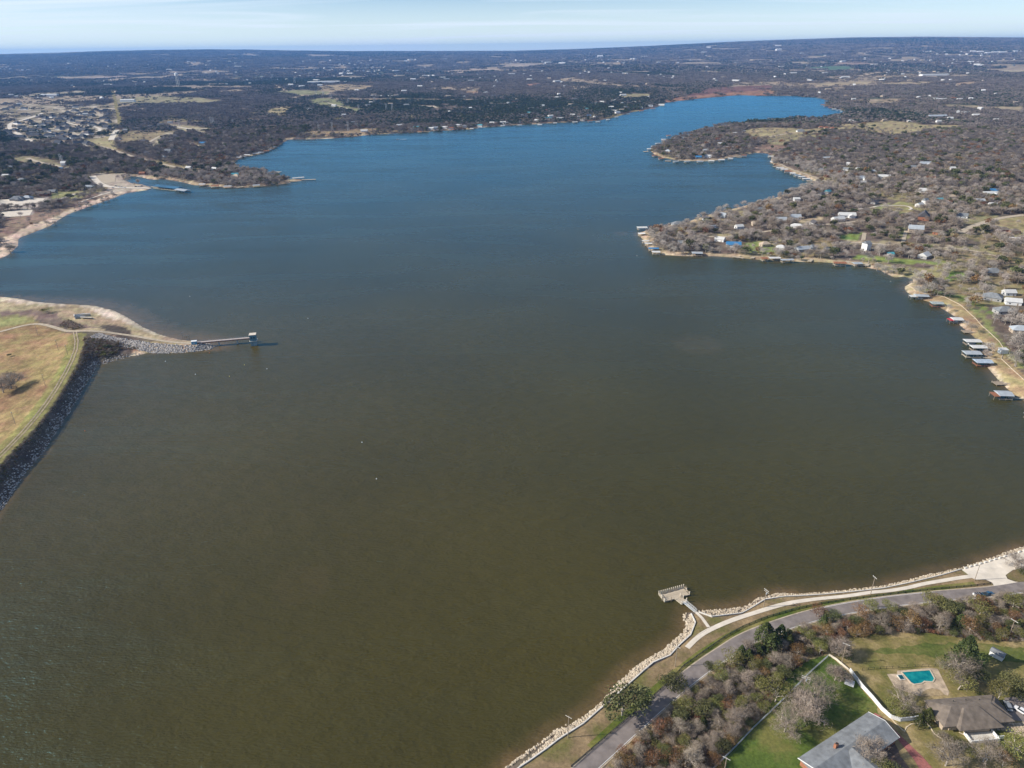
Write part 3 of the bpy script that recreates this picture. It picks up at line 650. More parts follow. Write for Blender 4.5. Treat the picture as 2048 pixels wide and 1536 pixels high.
# row of concrete blocks along the car park
bl = MB(); bl.box(-.75, .75, -.38, .38, 0, .75); bl.box(-.6, .6, -.3, .3, .75, .85); blm = bl.mesh('block', concw)
BP = resample(atm([(1931,1137.5),(2048,1102.5),(2075,1095)]), 3.05)
ordn = ['first', 'second', 'third', 'fourth', 'fifth', 'sixth', 'seventh', 'eighth', 'ninth', 'tenth', 'eleventh', 'twelfth', 'thirteenth', 'fourteenth', 'fifteenth', 'sixteenth', 'seventeenth', 'eighteenth', 'nineteenth', 'twentieth']
for i, p in enumerate(BP[:20]):
    q = BP[min(i+1, len(BP)-1)]-BP[min(i+1, len(BP)-1)-1]
    o = link(blm, 'concrete_block', None, (p[0], p[1], gz1(*p)+.15), math.atan2(q[1], q[0]))
    tag(o, f'pale concrete barrier block, {ordn[i]} of the row counted from the footpath end', 'barrier', 'concrete blocks edging the car park')

# ------------------------------------------------------------------ utility poles
def pole_meshes(h, arm, m_arm):
    a = MB(); a.tube((0, 0, -.5), (0, 0, h), .17, .11, 7)
    c = MB()
    c.box(-arm/2, arm/2, -.12, -.02, h-.55, h-.40); c.box(-arm/2, arm/2, .02, .12, h-1.5, h-1.36) if m_arm > 1 else None
    ins = MB(); ins.tube((0, 0, 0), (0, 0, .22), .06, .04, 5)
    return a.mesh('pole', wood), (c.mesh('crossarm', concw) if arm else None), ins.mesh('insulator', white)
def utility_pole(px, py, h, arm, rz, label, group, double=1, tr=False):
    x, y, z = at(px, py); root = empty('utility_pole', (x, y, z), rz, label, 'utility pole', group)
    a, c, ins = pole_meshes(h, arm, double); link(a, 'pole', root)
    if c:
        link(c, 'crossarm', root)
        for u in (-arm/2+.15, 0.35, arm/2-.15): link(ins, 'insulator', root, (u, -.07, h-.40))
    if tr:
        b = MB(); b.tube((.32, 0, h-2.6), (.32, 0, h-1.7), .24, .24, 8); b.build('transformer', metalg, root)
    return root
g = 'wooden utility poles near the road'
PO = []
for a in ((1136,1476,11.5,2.6,R(-35),'wooden utility pole between the riprap wall and the road, nearest the camera',1,False),
          (1350,1334,11.5,2.6,R(-35),'wooden utility pole by the end of the concrete footpath',1,False),
          (1527,1215,10.5,2.6,R(-62),'wooden utility pole with transformer beside the footpath bend east of the pier',2,True),
          (1741,1189,10.5,2.4,R(-75),'wooden utility pole on the verge halfway between pier and car park',1,False),
          (1949,1161,9.5,0,R(0),'bare wooden pole without crossarm at the mouth of the concrete car park',1,False),
          (2017,1274,9.5,2.8,R(-60),'leaning wooden pole in the thicket above the shed lawn',1,False),
          (1683,1327,11,2.8,R(-35),'wooden utility pole at the corner where the two lawns meet',1,False),
          (1602.6,1397,12,3.0,R(-25),'wooden utility pole standing in the bright green lawn',2,True),
          (1446,1558,11,2.6,R(-35),'wooden utility pole at the lower end of the wire fence',1,False)):
    PO.append(utility_pole(*a[:6], g, a[6], a[7]))
for (a, b, c) in ((31,849,'nearest the camera'),(90.8,771.4,'second from the camera'),(136,710.5,'beside the bend of the dam track'),(117,700.6,'set back in the meadow just before the bend'),(76,670.7,'where the gravel track splits')):
    utility_pole(a, b, 9.5, 1.0, R(40), f'dark wooden pole on the dry meadow behind the dam, {c}', 'poles along the dam meadow')
def wire(a, b, sag, name='power_line', label=None, off=(0, 0)):
    n = 14; m = MB(); pts = []
    for i in range(n+1):
        t = i/n; p = Vector(a).lerp(Vector(b), t); p.z -= sag*4*t*(1-t); pts.append(p)
    for i in range(n): m.tube(pts[i], pts[i+1], .022, .022, 4)
    return tag(m.build(name, dark), label, 'cable', 'power lines between the poles')
names = ['the pole nearest the camera and the pole at the footpath end', 'the footpath end pole and the transformer pole', 'the transformer pole and the verge pole', 'the verge pole and the car park pole']
for i in range(4):
    a, b = PO[i], PO[i+1]; ha = 11.3 if i < 2 else 10.3; hb_ = 11.3 if i == 0 else 10.3 if i < 3 else 9.2
    wire((a.location.x, a.location.y, a.location.z+ha-.2), (b.location.x, b.location.y, b.location.z+hb_-.2), 1.2, label=f'thin dark overhead line between {names[i]}')
for i, j, s in ((6, 7, 'the lawn corner pole and the green lawn pole'), (7, 8, 'the green lawn pole and the lower fence pole'), (6, 5, 'the lawn corner pole and the leaning thicket pole')):
    a, b = PO[i], PO[j]; wire((a.location.x, a.location.y, a.location.z+10.4), (b.location.x, b.location.y, b.location.z+(11.4 if j == 7 else 10.4 if j == 8 else 9)), 1.0, label=f'thin dark overhead line between {s}')

# ------------------------------------------------------------------ fishing pier
A = np.array(W0(1325.5, 1194, .9)); B = np.array(W0(1371, 1181.5, .9)); ax = (B-A); Ld = np.linalg.norm(ax); ax /= Ld; ay = np.array([-ax[1], ax[0]])
rz = math.atan2(ax[1], ax[0]); C0 = (A+B)/2
pr = empty('fishing_pier', (C0[0], C0[1], 0), rz, 'wooden T-shaped floating fishing pier with pale rail posts on the near shore', 'pier', None)
hw = Ld/2+.6; hd = 2.7
pl = MB(); pl.box(-.21, .21, -hd, hd, .62, .74); plm = pl.mesh('plank', woodp)
npl = int(hw*2/.46)
for i in range(npl): link(plm, 'plank', pr, (-hw+.23+i*.46, 0, random.uniform(0, .02)))
b = MB(); b.box(-hw, hw, -hd+.05, hd-.05, .05, .6); b.build('float', wood, pr)
pm = MB(); pm.box(-.15, .15, -.15, .15, .5, 2.5); pme = pm.mesh('rail_post', mat('pale_post', (.6, .52, .42)))
rails = MB()
for i in range(13):
    x = -hw+.1+i*(2*hw-.2)/12
    link(pme, 'rail_post', pr, (x, hd-.1, 0))
for x in (-hw+.1, hw-.1):
    for y in (-hd+.1, 0): link(pme, 'rail_post', pr, (x, y, 0))
for z in (1.1, 1.5):
    rails.box(-hw, hw, hd-.14, hd-.06, z, z+.12)
    rails.box(-hw+.02, -hw+.1, -hd+.1, hd-.16, z, z+.12); rails.box(hw-.1, hw-.02, -hd+.1, hd-.16, z, z+.12)
rails.box(-hw-.02, -hw+.06, -hd, hd, 1.62, 1.74)
rails.build('railing', woodp, pr)
bn = MB(); bn.box(-.9, .9, -.25, .25, 1.1, 1.18); bn.box(-.8, -.7, -.2, .2, .74, 1.1); bn.box(.7, .8, -.2, .2, .74, 1.1); bnm = bn.mesh('bench', wood)
for x in (-hw*.6, -hw*.15, hw*.35): link(bnm, 'bench', pr, (x, hd-.7, 0))
tpile = MB(); tpile.tube((0, 0, -3), (0, 0, 2.6), .16, .15, 7); tpm = tpile.mesh('pile', wood)
for x, y in ((-hw-.25, -1), (hw+.25, 1.2), (1.6, -hd-.2), (-hw*.5, -hd-.2)): link(tpm, 'pile', pr, (x, y, 0))
# stub deck and gangway
G1 = np.array(at(1391, 1224)[:2]); G0 = np.array(W0(1358, 1196.5, .9)); dg = G1-G0; Lg = np.linalg.norm(dg); ag = math.atan2(dg[1], dg[0])
gw = empty('gangway', (G0[0], G0[1], 0), ag, 'grey metal gangway with side rails leading from shore to the fishing pier', 'gangway', None)
zb = gz1(*G1)+.2
b = MB(); b.box(-1.2, Lg*.34, -1.7, 1.7, .3, .8); b.build('landing_stage', woodp, gw)
b = MB(); z0, z1 = .85, zb
b.add([(Lg*.3,-.8,z0),(Lg,-.8,z1),(Lg,.8,z1),(Lg*.3,.8,z0),(Lg*.3,-.8,z0+.15),(Lg,-.8,z1+.15),(Lg,.8,z1+.15),(Lg*.3,.8,z0+.15)], [(0,3,2,1),(4,5,6,7),(0,1,5,4),(1,2,6,5),(2,3,7,6),(3,0,4,7)])
b.build('deck', concw, gw)
for s in (-1, 1):
    b = MB()
    for hh in (.55, 1.1): b.tube((Lg*.3, s*.85, z0+hh), (Lg, s*.85, z1+hh), .06, .06, 5)
    for i in range(8):
        t = i/7; x = Lg*(.3+.7*t); zz = z0+(z1-z0)*t; b.tube((x, s*.85, zz), (x, s*.85, zz+1.1), .05, .05, 5)
    b.build('side_rail', metalg if s < 0 else metalw, gw)
for x, y in ((-.8, 1.75), (Lg*.3, 1.75), (Lg*.3, -1.75), (Lg*.1, 1.75)): link(pme, 'rail_post', gw, (x, y, -.1))

# ------------------------------------------------------------------ buildings
def roof_geo(b, wd, d, h, rh, ov=.5, kind='gable', th=.22, m=0):
    x, y = wd/2+ov, d/2+ov
    if kind == 'flat' or rh < .15:
        b.box(-x, x, -y, y, h, h+th, m); return
    if kind == 'shed':
        b.add([(-x,-y,h),(x,-y,h),(x,y,h+rh),(-x,y,h+rh),(-x,-y,h+th),(x,-y,h+th),(x,y,h+rh+th),(-x,y,h+rh+th)], [(0,3,2,1),(4,5,6,7),(0,1,5,4),(1,2,6,5),(2,3,7,6),(3,0,4,7)], m); return
    rx = x if kind == 'gable' else max(x-y, .3)
    h0 = h
    b.add([(-x,-y,h0),(x,-y,h0),(x,y,h0),(-x,y,h0),(-x,-y,h0+th),(x,-y,h0+th),(x,y,h0+th),(-x,y,h0+th),(-rx,0,h0+th+rh),(rx,0,h0+th+rh)],
          [(0,3,2,1),(0,1,5,4),(1,2,6,5),(2,3,7,6),(3,0,4,7),(4,5,9,8),(6,7,8,9),(5,6,9),(7,4,8)], m)
def wall_geo(b, wd, d, h, rh=0, kind='gable'):
    b.box(-wd/2, wd/2, -d/2, d/2, -1.5, h)
winm = {}
def openings(root, wd, d, h, m=glass, door=True):
    key = (round(wd, 1), round(d, 1), round(h, 1))
    n = max(2, int(wd/4.5)); q = MB(); q.box(-.6, .6, -.04, .04, -.6, .6); qm = winm.setdefault('w', q.mesh('window', glass))
    for s in (-1, 1):
        for i in range(n):
            x = -wd/2+wd*(i+.5)/n
            if door and s == -1 and i == n//2:
                q2 = MB(); q2.box(-.5, .5, -.05, .05, 0, 2.1); link(winm.setdefault('d', q2.mesh('door', wood)), 'door', root, (x, s*(d/2+.05), 0)); continue
            link(qm, 'window', root, (x, s*(d/2+.04), 1.5))
    for s in (-1, 1): link(qm, 'window', root, (s*(wd/2+.04), 0, 1.5), R(90))
HOUSES = []
def house(px, py, wd, d, rz, roofm, wallm, label, kind='gable', h=3.0, rh=None, group=None, win=True, name='house', cat='house', wing=None, ov=.5, chimney=False, dz=2.0):
    x, y, z = at(px, py, dz); HOUSES.append((x, y, max(wd, d)/2))
    root = empty(name, (x, y, z), R(rz), label, cat, group)
    b = MB(); wall_geo(b, wd, d, h); 
    if wing: b.box(wing[0]-wing[2]/2, wing[0]+wing[2]/2, -d/2-wing[1], -d/2+.02, -1.5, h-.01)
    b.build('wall', wallm, root)
    rh = rh if rh is not None else d*.26
    b = MB(); roof_geo(b, wd, d, h, rh, ov, kind)
    ro = b.build('roof', roofm, root)
    if kind == 'gable':
        b = MB()
        for s in (-1, 1):
            xx = s*(wd/2-.1); b.add([(xx, -d/2, h+.0), (xx, d/2, h+.0), (xx, 0, h+rh*.95), (xx+s*.1, -d/2, h), (xx+s*.1, d/2, h), (xx+s*.1, 0, h+rh*.95)], [(0,1,2),(3,5,4),(0,2,5,3),(1,4,5,2)])
        b.build('gable_end', wallm, root)
    if wing:
        q = MB(); ww, wl = wing[2], wing[1]+d/2
        r2 = MB(); roof_geo(r2, wl+.6, ww, h, min(rh*.92, ww*.3), ov, kind)
        vs = [(wing[0]+v[1], -(v[0])-wl/2-.3, v[2]-.02) for v in r2.v]; q.add(vs, r2.f); q.build('wing_roof', roofm, root)
    if win: openings(root, wd, d, h)
    if chimney:
        c = MB(); c.box(wd*.18, wd*.18+1.2, .6, 1.6, h, h+rh+1.4); co = c.build('chimney', brick, root)
    return root
ROW = lambda *a: a

# grey roofed brick house at the bottom edge
P1 = np.array(at(1598.5,1518,3)[:2]); P2 = np.array(at(1726,1434,3)[:2]); P3 = np.array(at(1635,1539,5)[:2])
dx = P2-P1; Lh = np.linalg.norm(dx); ux = dx/Lh; uy = np.array([ux[1], -ux[0]])    # uy points away from the lawn, towards the camera side
wdh = 12.0; Lh += 3
c = P1+ux*Lh/2+uy*wdh/2; zg = gz1(*c)
root = empty('brick_house', (c[0], c[1], zg), math.atan2(ux[1], ux[0]), 'brick house with blue-grey shingle roof beside the bright green lawn', 'house')
HOUSES.append((c[0], c[1], 14))
b = MB(); b.box(-Lh/2+.4, Lh/2-.4, -wdh/2+.4, wdh/2-.4, -1, 3.0); b.box(-6.6, 4.6, -wdh/2-8, -wdh/2+.38, -1, 2.98); b.build('wall', brick, root)
b = MB(); roof_geo(b, Lh-.8, wdh-.8, 3, 2.0, .7, 'gable'); b.build('roof', shing, root)
b = MB()
for s in (-1, 1):
    x = s*(Lh/2+.32)
    b.add([(x,-wdh/2-.35,2.95),(x,0,4.98),(x,wdh/2+.35,2.95),(x,-wdh/2-.35,3.3),(x,0,5.33),(x,wdh/2+.35,3.3)]+[(x+s*.12,-wdh/2-.35,2.95),(x+s*.12,0,4.98),(x+s*.12,wdh/2+.35,2.95),(x+s*.12,-wdh/2-.35,3.3),(x+s*.12,0,5.33),(x+s*.12,wdh/2+.35,3.3)],
          [(0,1,4,3),(1,2,5,4),(6,9,10,7),(7,10,11,8),(3,4,10,9),(4,5,11,10),(0,6,7,1),(1,7,8,2)])
b.build('fascia', white, root)
r2 = MB(); roof_geo(r2, 13.5, 10.6, 3, 2.25, .6, 'gable'); q = MB(); q.add([(-1+v[1], -wdh/2-2.6+v[0], v[2]-.03) for v in r2.v], [f[::-1] for f in r2.f])
q.build('wing_roof', shing, root)
ch = MB(); ch.box(-.75, .75, -.45, .45, 0, 2.4); co = ch.build('chimney', brick, root); co.location = (-5.2, 2.0, 4.0)
cp = MB(); cp.box(-.35, .35, -.25, .25, 2.4, 2.75); cp.build('flue', dark, co)
for x, y in ((-1.8, 1.2), (-3.6, .6), (5, 1.6), (9, .8)):
    v = MB(); v.tube((0, 0, 0), (0, 0, .6), .14, .14, 6); o = v.build('roof_vent', dark, root); o.location = (x, y, 4.6-.2*abs(y))
openings(root, Lh-.8, wdh-.8, 3)

# brown hip roofed house by the pool
P1 = np.array(at(1846,1399,3)[:2]); P2 = np.array(at(1980,1388,3)[:2]); P3 = np.array(at(2018,1434,3)[:2])
dx = P2-P1; Lh = np.linalg.norm(dx); ux = dx/Lh; uy = np.array([-ux[1], ux[0]]); c = P1+ux*Lh/2-uy*6.0; zg = gz1(*c)
root = empty('ranch_house', (c[0], c[1], zg), math.atan2(ux[1], ux[0]), 'large house with brown shingle hip roof south of the swimming pool', 'house'); HOUSES.append((c[0], c[1], 15))
dep = abs(np.dot(P3-P2, uy)); print('ranch', Lh, dep)
W_, D_ = Lh, 11.0
b = MB(); b.box(-W_/2+.6, W_/2-.6, -D_/2+.1, D_/2-.6, -1, 2.9)
b.box(W_/2-9.4, W_/2-.6+1.0, -dep+6.6, -D_/2+.1, -1, 2.88); b.box(-W_/2+3.0, -W_/2+9, -dep+4.8, -D_/2+.1, -1, 2.87); b.box(-5.4, W_/2-9.4, -D_/2-2, -D_/2+.1, -1, 2.86); b.build('wall', tanwall, root)
def hip(b, x0, x1, y0, y1, h, rh, ridge):
    th = .25
    cx, cy = (x0+x1)/2, (y0+y1)/2
    if x1-x0 >= y1-y0: k = (y1-y0)/2; r1, r2 = (x0+k*ridge, cy), (x1-k*ridge, cy)
    else: k = (x1-x0)/2; r1, r2 = (cx, y0+k*ridge), (cx, y1-k*ridge)
    V = [(x0,y0,h),(x1,y0,h),(x1,y1,h),(x0,y1,h),(x0,y0,h+th),(x1,y0,h+th),(x1,y1,h+th),(x0,y1,h+th),(r1[0],r1[1],h+th+rh),(r2[0],r2[1],h+th+rh)]
    F = [(0,3,2,1),(0,1,5,4),(1,2,6,5),(2,3,7,6),(3,0,4,7)]
    F += [(4,5,9,8),(6,7,8,9),(5,6,9),(7,4,8)] if x1-x0 >= y1-y0 else [(5,6,9,8),(7,4,8,9),(4,5,8),(6,7,9)]
    b.add(V, F)
b = MB(); hip(b, -W_/2, W_/2+.6, -D_/2-1.0, D_/2, 2.9, 3.0, 1.0); b.build('roof', shingb, root)
b = MB(); hip(b, W_/2-10, W_/2+1.0, -dep+6, D_/2-1, 2.88, 2.7, 1.0); b.build('wing_roof', shingb, root)
b = MB(); hip(b, -W_/2+2.4, -W_/2+9.6, -dep+4.2, D_/2-2.5, 2.87, 1.9, 1.0); b.build('wing_roof', shingb, root)
b = MB(); hip(b, -8.6, W_/2-5, -D_/2-3, D_/2-.2, 2.86, 2.95, .8); b.build('porch_roof', shingb, root)
for x, y in ((-4, 2.8), (1, 2.9), (6, 2.5)):
    v = MB(); v.tube((0, 0, 0), (0, 0, .55), .15, .15, 6); o = v.build('roof_vent', dark, root); o.location = (x, y, 4.6)
b = MB(); b.box(-6.0, W_/2-8.6, -D_/2-6.2, -D_/2-5.9, -1, 1.6); b.box(W_/2-8.9, W_/2-8.6, -D_/2-5.9, -D_/2-2.1, -1, 1.6); b.box(-6.0, -5.7, -D_/2-5.9, -D_/2-2.1, -1, 1.6)
b.box(W_/2-8.6, W_/2-6.2, -D_/2-5.2, -D_/2-5.0, -1, 1.6)
pw = b.build('porch_wall', white, root); b = MB(); b.box(-5.7, W_/2-8.9, -D_/2-5.9, -D_/2-2.1, -1, .5); b.build('porch_floor', concw, root)
b = MB()
for x in (-3, .5, 4): b.tube((x, -D_/2-6.3, 1.0), (x, -D_/2-6.2, 1.0), .16, .16, 6)
b.build('porch_light', white, root)
openings(root, W_-1.2, D_-.6, 2.9, door=False)

# shed on the lawn
x, y, z = at(1993, 1313)
root = empty('garden_shed', (x, y, z), R(-52), 'small white shed with grey roof alone on the lawn', 'shed')
b = MB(); b.box(-2.4, 2.4, -1.5, 1.5, -.1, 2.2); b.build('wall', white, root)
b = MB(); roof_geo(b, 4.8, 3.0, 2.2, .7, .2, 'gable'); b.build('roof', shing, root)
b = MB(); b.box(2.41, 2.46, -.6, .6, 0, 1.9); b.build('door', metalg, root); b = MB(); b.add([(2.45,-.7,.1),(4.3,-.7,-.05),(4.3,.7,-.05),(2.45,.7,.1),(2.45,-.7,-.2),(4.3,-.7,-.2),(4.3,.7,-.2),(2.45,.7,-.2)],[(0,1,2,3),(4,7,6,5),(0,4,5,1),(1,5,6,2),(2,6,7,3),(3,7,4,0)]); b.build('ramp', woodp, root)

# pool, terrace, bed
PAT = [(1773.6,1348.6),(1794,1348),(1794,1342),(1859,1336.5),(1875,1338),(1884,1356),(1898,1383.6),(1896,1392),(1889,1390),(1880,1381),(1865,1377),(1850,1381),(1841,1393),(1836,1392),(1812,1384),(1789,1374.7)]
sheet('pool_terrace', PAT, .16, mat('terrace', (.42, .33, .24), rough=.9, var=.16, scale=.5), step=2)
POOL = atm([(1804,1346),(1859,1342),(1868,1358),(1864,1364),(1848,1363),(1842,1367),(1828,1369),(1822,1366)])
zg = gz1(*POOL.mean(0)); cP = POOL.mean(0)
root = empty('swimming_pool', (cP[0], cP[1], zg), 0, 'turquoise swimming pool with pale coping beside the brown roofed house', 'swimming pool')
Q0 = [(p[0]-cP[0], p[1]-cP[1]) for p in POOL]
pm_ = bpy.data.materials.new('pool_water'); pm_.use_nodes = True; pb = pm_.node_tree.nodes['Principled BSDF']; pb.inputs['Roughness'].default_value = .05
nn = pm_.node_tree.nodes.new('ShaderNodeTexNoise'); nn.inputs['Scale'].default_value = .35; cc = pm_.node_tree.nodes.new('ShaderNodeValToRGB')
cc.color_ramp.elements[0].position = .35; cc.color_ramp.elements[0].color = (.0, .14, .17, 1); cc.color_ramp.elements[1].position = .7; cc.color_ramp.elements[1].color = (.015, .26, .26, 1)
tcn = pm_.node_tree.nodes.new('ShaderNodeTexCoord'); pm_.node_tree.links.new(tcn.outputs['Object'], nn.inputs[0]); pm_.node_tree.links.new(nn.outputs[0], cc.inputs[0]); pm_.node_tree.links.new(cc.outputs[0], pb.inputs['Base Color'])
b = MB(); b.prism(Q0, .05, .24); b.build('pool_water', pm_, root)
b = MB(); n = len(Q0)
for i in range(n):
    p, q = Vector(Q0[i]), Vector(Q0[(i+1) % n]); d = (q-p).normalized(); nn_ = Vector((d.y, -d.x))
    if nn_.dot(p) < 0: nn_ = -nn_
    P4 = [p-d*.2, q+d*.2, q+d*.2+nn_*.45, p-d*.2+nn_*.45]; b.prism([(v.x, v.y) for v in P4] if (P4[1]-P4[0]).cross(P4[3]-P4[0]) > 0 else [(v.x, v.y) for v in P4][::-1], .05, .40+.003*i)
b.build('coping', mat('coping', (.5, .42, .32), var=.08), root)
x, y, z = at(1802, 1356)
root = empty('spa_pool', (x, y, z), R(5), 'small dark square spa basin next to the swimming pool', 'spa')
b = MB(); b.box(-1.1, 1.1, -1.3, 1.3, 0, .5); b.build('basin', concw, root); b = MB(); b.box(-.85, .85, -1.05, 1.05, .5, .53); b.build('water', mat('spa_water', (.01, .07, .09), rough=.05), root)
sheet('flower_bed', [(1840,1394),(1845,1384),(1855,1379),(1866,1377.5),(1878,1381),(1888,1390),(1880,1392)], .19, scrub_m, step=2)
sheet('driveway', [(1738.6,1434),(1750,1426),(1761.5,1432.5),(1791,1462),(1830,1500),(1846,1515),(1885,1560),(1860,1575),(1828,1520),(1799,1484),(1785,1464)], .16, mat('red_paving', (.30, .115, .10), rough=.9, var=.12, scale=1.2), step=2)
PWX = [(1699,1343),(1710,1358),(1724,1376),(1745,1399),(1763,1421),(1781,1437),(1800,1443),(1825,1440.5),(1845,1436)]
wall_thing('boundary_wall', 'tall white curved boundary wall between the two house lots', 'wall', PWX, .3, 1.9, white)
wall_thing('boundary_wall', 'thin pale wall continuing from the white wall up to the thicket corner', 'wall', [(1657,1311),(1672,1320),(1699,1343)], .2, 1.0, concrete)
for pp, lb in (([(1779,1434),(1790.7,1447),(1808.6,1464),(1812.7,1455),(1821.6,1448.7),(1846,1446)], 'pale stone edging wandering below the white wall'),
               ([(1847.7,1440.6),(1860.7,1455),(1867,1466.6),(1880,1476),(1890,1479)], 'pale stone edging curving round the bed at the house corner'),
               ([(1917.6,1465),(1930,1471),(1952,1473),(1975,1470),(1987.6,1463)], 'pale stone edging bowed in front of the white porch')):
    wall_thing('stone_edging', lb, 'edging', pp, .35, .25, mat('edge_stone', (.58, .48, .34), var=.12), step=1)
# flagstones
fs_ = sheet('flagstone_base', [(1995,1450),(2048,1444),(2100,1446),(2100,1480),(2045,1474),(2010,1463)], .10, dirt, step=2)
fp = MB(); fp.prism([(math.cos(a)*.62*k, math.sin(a)*.5*k) for a, k in ((0,1),(1,.85),(2.1,1.1),(3.2,.9),(4.1,1.05),(5.2,.95))], -.1, .12); fpm = fp.mesh('flagstone', mat('flagstone', (.46, .37, .26), var=.1, rand=.2))
FP_ = atm([(1990,1449),(2048,1444),(2070,1446),(2070,1474),(2045,1472),(2018,1464),(1975,1459)]); lo, hi = FP_.min(0), FP_.max(0)
for gx in np.arange(lo[0], hi[0], 1.3):
    for gy in np.arange(lo[1], hi[1], 1.1):
        if inpoly(np.array([gx]), np.array([gy]), FP_)[0]: link(fpm, 'flagstone', fs_, (gx+random.uniform(-.15, .15), gy+random.uniform(-.12, .12), gz1(gx, gy)+.1), random.uniform(0, 6))
# table cover / trampoline frame on the green lawn
x, y, z = at(1698, 1369)
root = empty('garden_canopy', (x, y, z), R(-32), 'flat square white canopy on short legs on the green lawn', 'canopy')
b = MB(); b.box(-1.7, 1.7, -1.7, 1.7, 1.0, 1.08); b.build('cover', white, root)
lg = MB(); lg.tube((0, 0, 0), (0, 0, 1), .04, .04, 5); lgm = lg.mesh('leg', dark)
for i in (-1, 1):
    for j in (-1, 1): link(lgm, 'leg', root, (1.5*i, 1.5*j, 0))
rail_fence('pool_fence', 'thin dark metal fence north of the swimming pool', [(1724,1341),(1760,1338),(1797,1336.5),(1830,1334),(1870,1333)], h=1.3, every=2.4, rails=(.2, 1.25), w=.035)
rail_fence('wire_fence', 'grey wire fence crossing the green lawn down to the thicket', [(1655.5,1314),(1618,1348),(1580.6,1386),(1543,1423),(1506,1458),(1473,1493),(1429,1537),(1405,1560)], h=1.4, every=3, rails=(.12, .3, .5, .7, .9, 1.1, 1.3), m=metalg, w=.035)

# ------------------------------------------------------------------ vehicles
def car(px, py, rz, body, label, kind='pickup', world=None, L_=5.4, group=None, name=None):
    x, y, z = at(px, py) if world is None else world
    root = empty(name or kind, (x, y, z+.17), rz, label, 'pickup truck' if kind == 'pickup' else 'car', group)
    w_ = .95; prof = {'pickup': [(-L_/2,.55),(-L_/2,1.05),(-L_/2+1.9,1.1),(-L_/2+2.0,1.1),(L_/2-1.5,1.12),(L_/2-.15,1.0),(L_/2,.6)], 'car': [(-L_/2,.5),(-L_/2+.05,.95),(-L_/2+.9,1.0),(L_/2-1.4,1.0),(L_/2-.1,.8),(L_/2,.5)]}[kind]
    b = MB(); n = len(prof); pr_ = [(a, c) for a, c in prof]+[(L_/2-.05, .32), (-L_/2+.05, .32)]; n = len(pr_)
    b.add([(a, -w_, c) for a, c in pr_]+[(a, w_, c) for a, c in pr_], [tuple(range(n)), tuple(range(n, 2*n))[::-1]]+[(i, n+i, n+(i+1) % n, (i+1) % n)[::-1] for i in range(n)])
    bo = b.build('body', body, root); bm = bmesh.new(); bm.from_mesh(bo.data); bmesh.ops.recalc_face_normals(bm, faces=bm.faces); bmesh.ops.bevel(bm, geom=bm.edges[:], offset=.06, segments=2, affect='EDGES'); bm.to_mesh(bo.data); bm.free()
    x0, x1 = ((-L_/2+1.95), (L_/2-1.5)) if kind == 'pickup' else (-L_/2+.5, L_/2-1.3)
    b = MB(); s = .35; b.add([(x0,-.86,1.02),(x1,-.86,1.05),(x1,.86,1.05),(x0,.86,1.02),(x0+s*.6,-.7,1.62),(x1-s*1.8,-.7,1.62),(x1-s*1.8,.7,1.62),(x0+s*.6,.7,1.62)], [(4,5,6,7),(0,1,5,4),(1,2,6,5),(2,3,7,6),(3,0,4,7)]); b.build('windows', glass, root)
    b = MB(); b.box(x0+s*.6-.02, x1-s*1.8+.02, -.72, .72, 1.62, 1.67); b.build('cabin_roof', body, root)
    if kind == 'pickup': b = MB(); b.box(-L_/2+.12, x0-.08, -.78, .78, 1.06, 1.12); b.build('bed', dark, root)
    wm = MB(); wm.tube((0, -.12, 0), (0, .12, 0), .36, .36, 12); wme = wm.mesh('wheel', dark)
    for i in (-L_*.31, L_*.31):
        for j in (-.88, .88): link(wme, 'wheel', root, (i, j, .33))
    hl = MB(); hl.box(-.03, .03, -.18, .18, -.08, .08); hlm = hl.mesh('headlight', white)
    for j in (-.7, .7): link(hlm, 'headlight', root, (L_/2-.02, j, .75))
    return root
bluep = mat('blue_car_paint', (.03, .10, .18), rough=.25, var=.02, spec=.6); whitep = mat('white_car_paint', (.7, .7, .72), rough=.25, var=.02, spec=.6)
silverp = mat('silver_car_paint', (.35, .37, .40), rough=.25, var=.02, metal=.4); redp = mat('red_car_paint', (.3, .02, .02), rough=.3, var=.02); blackp = mat('black_car_paint', (.02, .02, .025), rough=.25, var=.02)
x, y, z = at(1975, 1190.5); i = np.argmin(np.hypot(*(ROADP-[x, y]).T)); tdir = ROADP[i+1]-ROADP[i-1]; ra = math.atan2(tdir[1], tdir[0])
rc = math.cos(ra); rs = math.sin(ra)
car(0, 0, ra, bluep, 'blue pickup truck towing a small trailer along the road', 'pickup', world=(x, y, z))
tr = empty('trailer', (x-rc*5.0, y-rs*5.0, z+.16), ra, 'small white-ended trailer with dark striped cover hitched behind the blue pickup', 'trailer')
b = MB(); b.box(-1.7, 1.7, -.95, .95, .5, 1.25); b.build('box', blackp, tr); b = MB(); b.box(-1.85, -1.71, -.97, .97, .4, 1.35); b.build('tailgate', white, tr)
for i in range(3):
    b = MB(); b.box(-1.2+i*.9, -1.1+i*.9, -.96, .96, 1.251, 1.30); b.build('strap', metalg, tr)
b = MB(); b.tube((1.7, 0, .5), (2.5, 0, .5), .05, .05, 5); b.build('hitch', dark, tr)
wm = MB(); wm.tube((0, -.1, 0), (0, .1, 0), .32, .32, 12); wme = wm.mesh('wheel', dark)
for j in (-.95, .95): link(wme, 'wheel', tr, (0, j, .3))
sheet('parking_apron', [(2008,1396),(2048,1392),(2110,1395),(2110,1450),(2048,1444),(2024,1440)], .11, asphalt, step=2)
car(2015, 1415, R(75), silverp, 'grey car parked in the shade at the end of the brown roofed house', 'car', L_=4.7)
car(2041, 1424, R(125), whitep, 'white car parked on the apron beyond the brown roofed house', 'car', L_=4.9)
